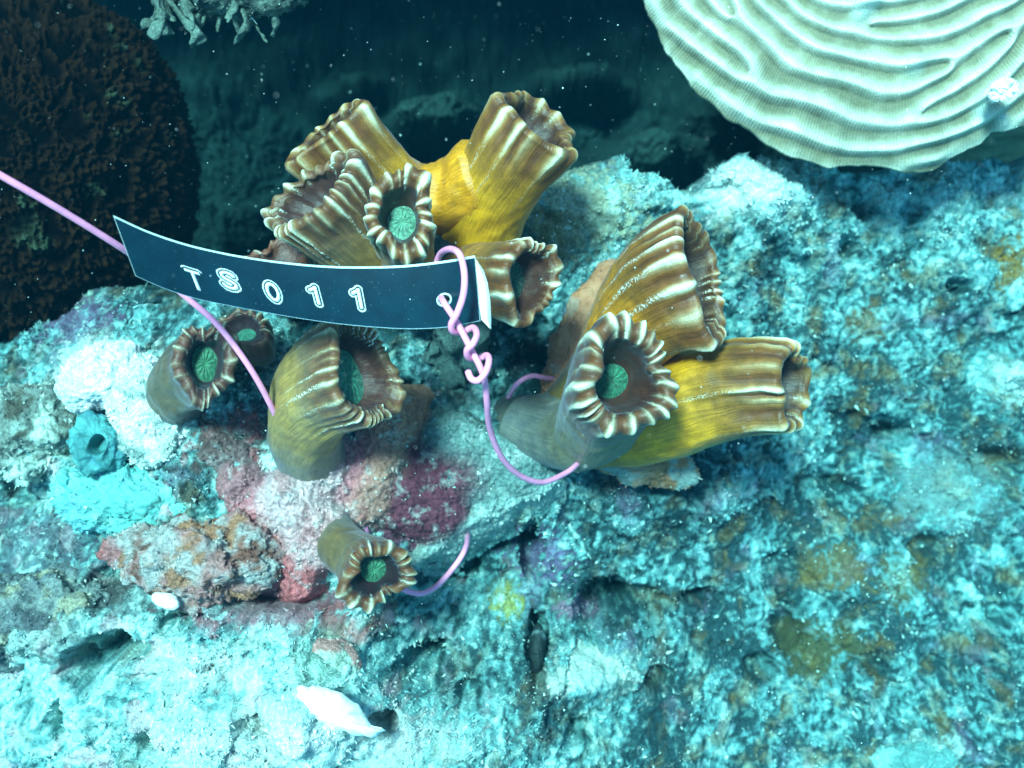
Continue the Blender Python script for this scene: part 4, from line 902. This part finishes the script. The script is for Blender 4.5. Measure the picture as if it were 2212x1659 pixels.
lump('white_growth', (2165, 190, 39.5), (0.42, 0.36, 0.3), 30, M_SHELL, ((0.85, 0.88, 0.9), (0.9, 0.9, 0.92)), 'bright white lumpy growth on the plate coral near the right edge', 'growth', 0.8, 2.2, 25, fine=.15)
lump('dark_shell', (1160, 1400, 41.6), (0.28, 0.85, 0.4), -4, M_SMOOTH, ((0.012, 0.02, 0.022), (0.03, 0.05, 0.05), (0.2, 0.3, 0.3)), 'narrow dark shell standing upright in the rubble, low centre', 'shell', 0.2, 1.0, 22, fine=.03)

# fuzzy hanging coral at the top edge
def top_coral():
    t = empty('hanging_coral', Pc(520, -60, 39), 'grey green ragged coral hanging into the picture at the top', 'coral')
    rg = np.random.RandomState(3)
    v, f = ICO6
    C = Pc(500, -62, 39.2)
    q = v * np.array([2.9, 1.55, 1.5]); hh = 0.55 * fbm(q * 0.9, 4, 930) + 0.35 * fbm(q * 2.6, 4, 931, .6, True)
    V = q * (1 + 0.45 * hh)[:, None] + C
    col = mixc((0.03, 0.05, 0.045), (0.17, 0.22, 0.18), sst(-0.2, 0.35, fbm(V * 1.6, 4, 932)))
    mesh_np('colony_body', V, f, M_ROCK, t, attrs={'col': col})
    ROCKV.append((V, v, col, 1.2))
    for k in range(17):
        x = 330 + 290 * rg.rand(); y = 15 + 30 * rg.rand(); L = 30 + 50 * rg.rand() * (1 if 380 < x < 560 else .5); a = rg.normal() * 0.5
        d = 38.6 + rg.rand()
        pts = [Pc(x, y - 30, d), Pc(x + math.sin(a) * L * .4, y + L * .25, d - .2), Pc(x + math.sin(a) * L + rg.normal() * 8, y + L * .8, d - .3 * rg.rand())]
        ob = tube('branch', pts, (0.09 + 0.13 * rg.rand()), M_ROCK, t, 9, 5, lambda q_: 1.1 - 0.65 * q_ + .15 * math.sin(q_ * 9), col=(0.13, 0.18, 0.15), noise_amp=0.6)
top_coral()

# ------------------------------------------------------------------ turf algae: stuff on the seabed and the rocks
def turf():
    rg = np.random.RandomState(17)
    m = (np.abs(X) < 22) & (Y > -17) & (Y < 14) & (CV < 0.6)
    idx = np.nonzero(m)[0]
    dens = np.clip(0.5 + 1.6 * fbm(np.stack([X[idx], Y[idx], X[idx] * 0], 1) * 0.5, 4, 950) + 0.9 * (Hh[idx] - 1.0), 0.03, 2.2)
    dens = dens / dens.sum()
    n = 120000
    pick = rg.choice(idx, n, p=dens)
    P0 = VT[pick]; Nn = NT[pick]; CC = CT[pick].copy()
    for (V, Nr, col, k) in ROCKV:
        kk = int(2600 * k); s_ = rg.randint(0, len(V), kk)
        P0 = np.concatenate([P0, V[s_]]); Nn = np.concatenate([Nn, Nr[s_]]); CC = np.concatenate([CC, col[s_]])
    n = len(P0)
    Nn = np.where(Nn[:, 2:3] < 0, -Nn, Nn)
    clump = fbm(P0 * 1.1, 3, 960)
    L = (0.04 + 0.10 * rg.rand(n) ** 2) * (1 + 1.2 * np.clip(clump, -0.5, 1)); wd = 0.018 + 0.030 * rg.rand(n)
    dr = Nn + rg.normal(size=(n, 3)) * 0.65; dr /= np.linalg.norm(dr, axis=1)[:, None]
    sd_ = np.cross(dr, rg.normal(size=(n, 3))); sd_ /= np.linalg.norm(sd_, axis=1)[:, None]
    bend = rg.normal(size=(n, 3)) * 0.5
    b0 = P0 - dr * 0.03
    p1 = b0 - sd_ * wd[:, None]; p2 = b0 + sd_ * wd[:, None]
    mid_ = b0 + dr * (L * 0.55)[:, None]; p3 = mid_ + sd_ * (wd * 1.3)[:, None]; p4 = mid_ - sd_ * (wd * 0.9)[:, None]
    p5 = b0 + dr * L[:, None] + bend * L[:, None]
    V = np.stack([p1, p2, p3, p4, p5], 1).reshape(-1, 3)
    o = np.arange(n)[:, None] * 5
    F = np.concatenate([np.concatenate([o, o + 1, o + 2], 1), np.concatenate([o, o + 2, o + 3], 1), np.concatenate([o + 3, o + 2, o + 4], 1)])
    br = (0.7 + 0.6 * rg.rand(n))[:, None]
    C1 = np.clip(CC * br + 0.03, 0, 0.9)
    pal = np.where((rg.rand(n) < 0.06)[:, None], np.array((0.62, 0.78, 0.72)), C1)
    o_ = mesh_np('turf_algae', V, F, M_TURF, None, attrs={'col': np.repeat(pal, 5, axis=0)}, smooth=False)
    tag(o_, 'short fuzzy algae turf and silt covering the reef rock', 'algae', kind='stuff')
turf()

# ------------------------------------------------------------------ drifting specks
def snow():
    rg = np.random.RandomState(23); n = 5200
    d = 20 + 38 * rg.rand(n) ** 0.8; x = -300 + 2800 * rg.rand(n); y = -300 + 2250 * rg.rand(n)
    P_ = np.stack([(x - W / 2) * 2 * K * d / W, -(y - H / 2) * 2 * K * d / W, -d], 1)
    r = (0.005 + 0.017 * rg.rand(n) ** 5) * d / 32
    base = np.array([(1, 0, 0), (-1, 0, 0), (0, 1, 0), (0, -1, 0), (0, 0, 1), (0, 0, -1)], float)
    V = (P_[:, None, :] + base[None] * r[:, None, None] * (0.6 + 0.8 * rg.rand(n, 6, 1))).reshape(-1, 3)
    fb = np.array([(0, 2, 4), (2, 1, 4), (1, 3, 4), (3, 0, 4), (2, 0, 5), (1, 2, 5), (3, 1, 5), (0, 3, 5)])
    F = (np.arange(n)[:, None, None] * 6 + fb[None]).reshape(-1, 3)
    o = mesh_np('marine_snow', V, F, M_SNOW, None, smooth=False); tag(o, 'tiny white specks drifting in the water', 'particles', kind='stuff')
snow()

# ------------------------------------------------------------------ the sea water between lens and reef
def water():
    aw = [np.array(o.matrix_basis @ Vector(c)) for o in bpy.data.objects if o.type == 'MESH' and o.parent is None for c in o.bound_box]
    aw = np.array(aw); lo = aw.min(0) - 0.3; hi = aw.max(0) + 0.3
    lo[2] = aw[:, 2].min() - 1.0; hi[2] = max(aw[:, 2].max(), CAM.z) + 0.06
    me = bpy.data.meshes.new('haze'); x0, y0, z0 = lo; x1, y1, z1 = hi
    me.from_pydata([(x0, y0, z0), (x1, y0, z0), (x1, y1, z0), (x0, y1, z0), (x0, y0, z1), (x1, y0, z1), (x1, y1, z1), (x0, y1, z1)], [],
                   [(0, 3, 2, 1), (4, 5, 6, 7), (0, 1, 5, 4), (1, 2, 6, 5), (2, 3, 7, 6), (3, 0, 4, 7)])
    m = bpy.data.materials.new('sea_water'); m.use_nodes = True; t = m.node_tree; t.nodes.clear()
    o = t.nodes.new('ShaderNodeOutputMaterial'); v = t.nodes.new('ShaderNodeVolumePrincipled')
    v.inputs['Density'].default_value = WATER_DENSITY; v.inputs['Color'].default_value = WATER_COLOR
    v.inputs['Absorption Color'].default_value = WATER_ABSORB; v.inputs['Anisotropy'].default_value = 0.2
    t.links.new(v.outputs[0], o.inputs['Volume']); me.materials.append(m)
    ob = link('haze', me); tag(ob, 'clear blue green sea water filling the scene', 'water', kind='stuff')
    print('water box', lo, hi)
water()
for o in bpy.data.objects:
    if '_org' in o: del o['_org']
print('TRIS', sum(sum(len(p.vertices) - 2 for p in []) or len(o.data.polygons) * (2 if len(o.data.polygons) and o.data.polygons[0].loop_total == 4 else 1) for o in bpy.data.objects if o.type == 'MESH'))
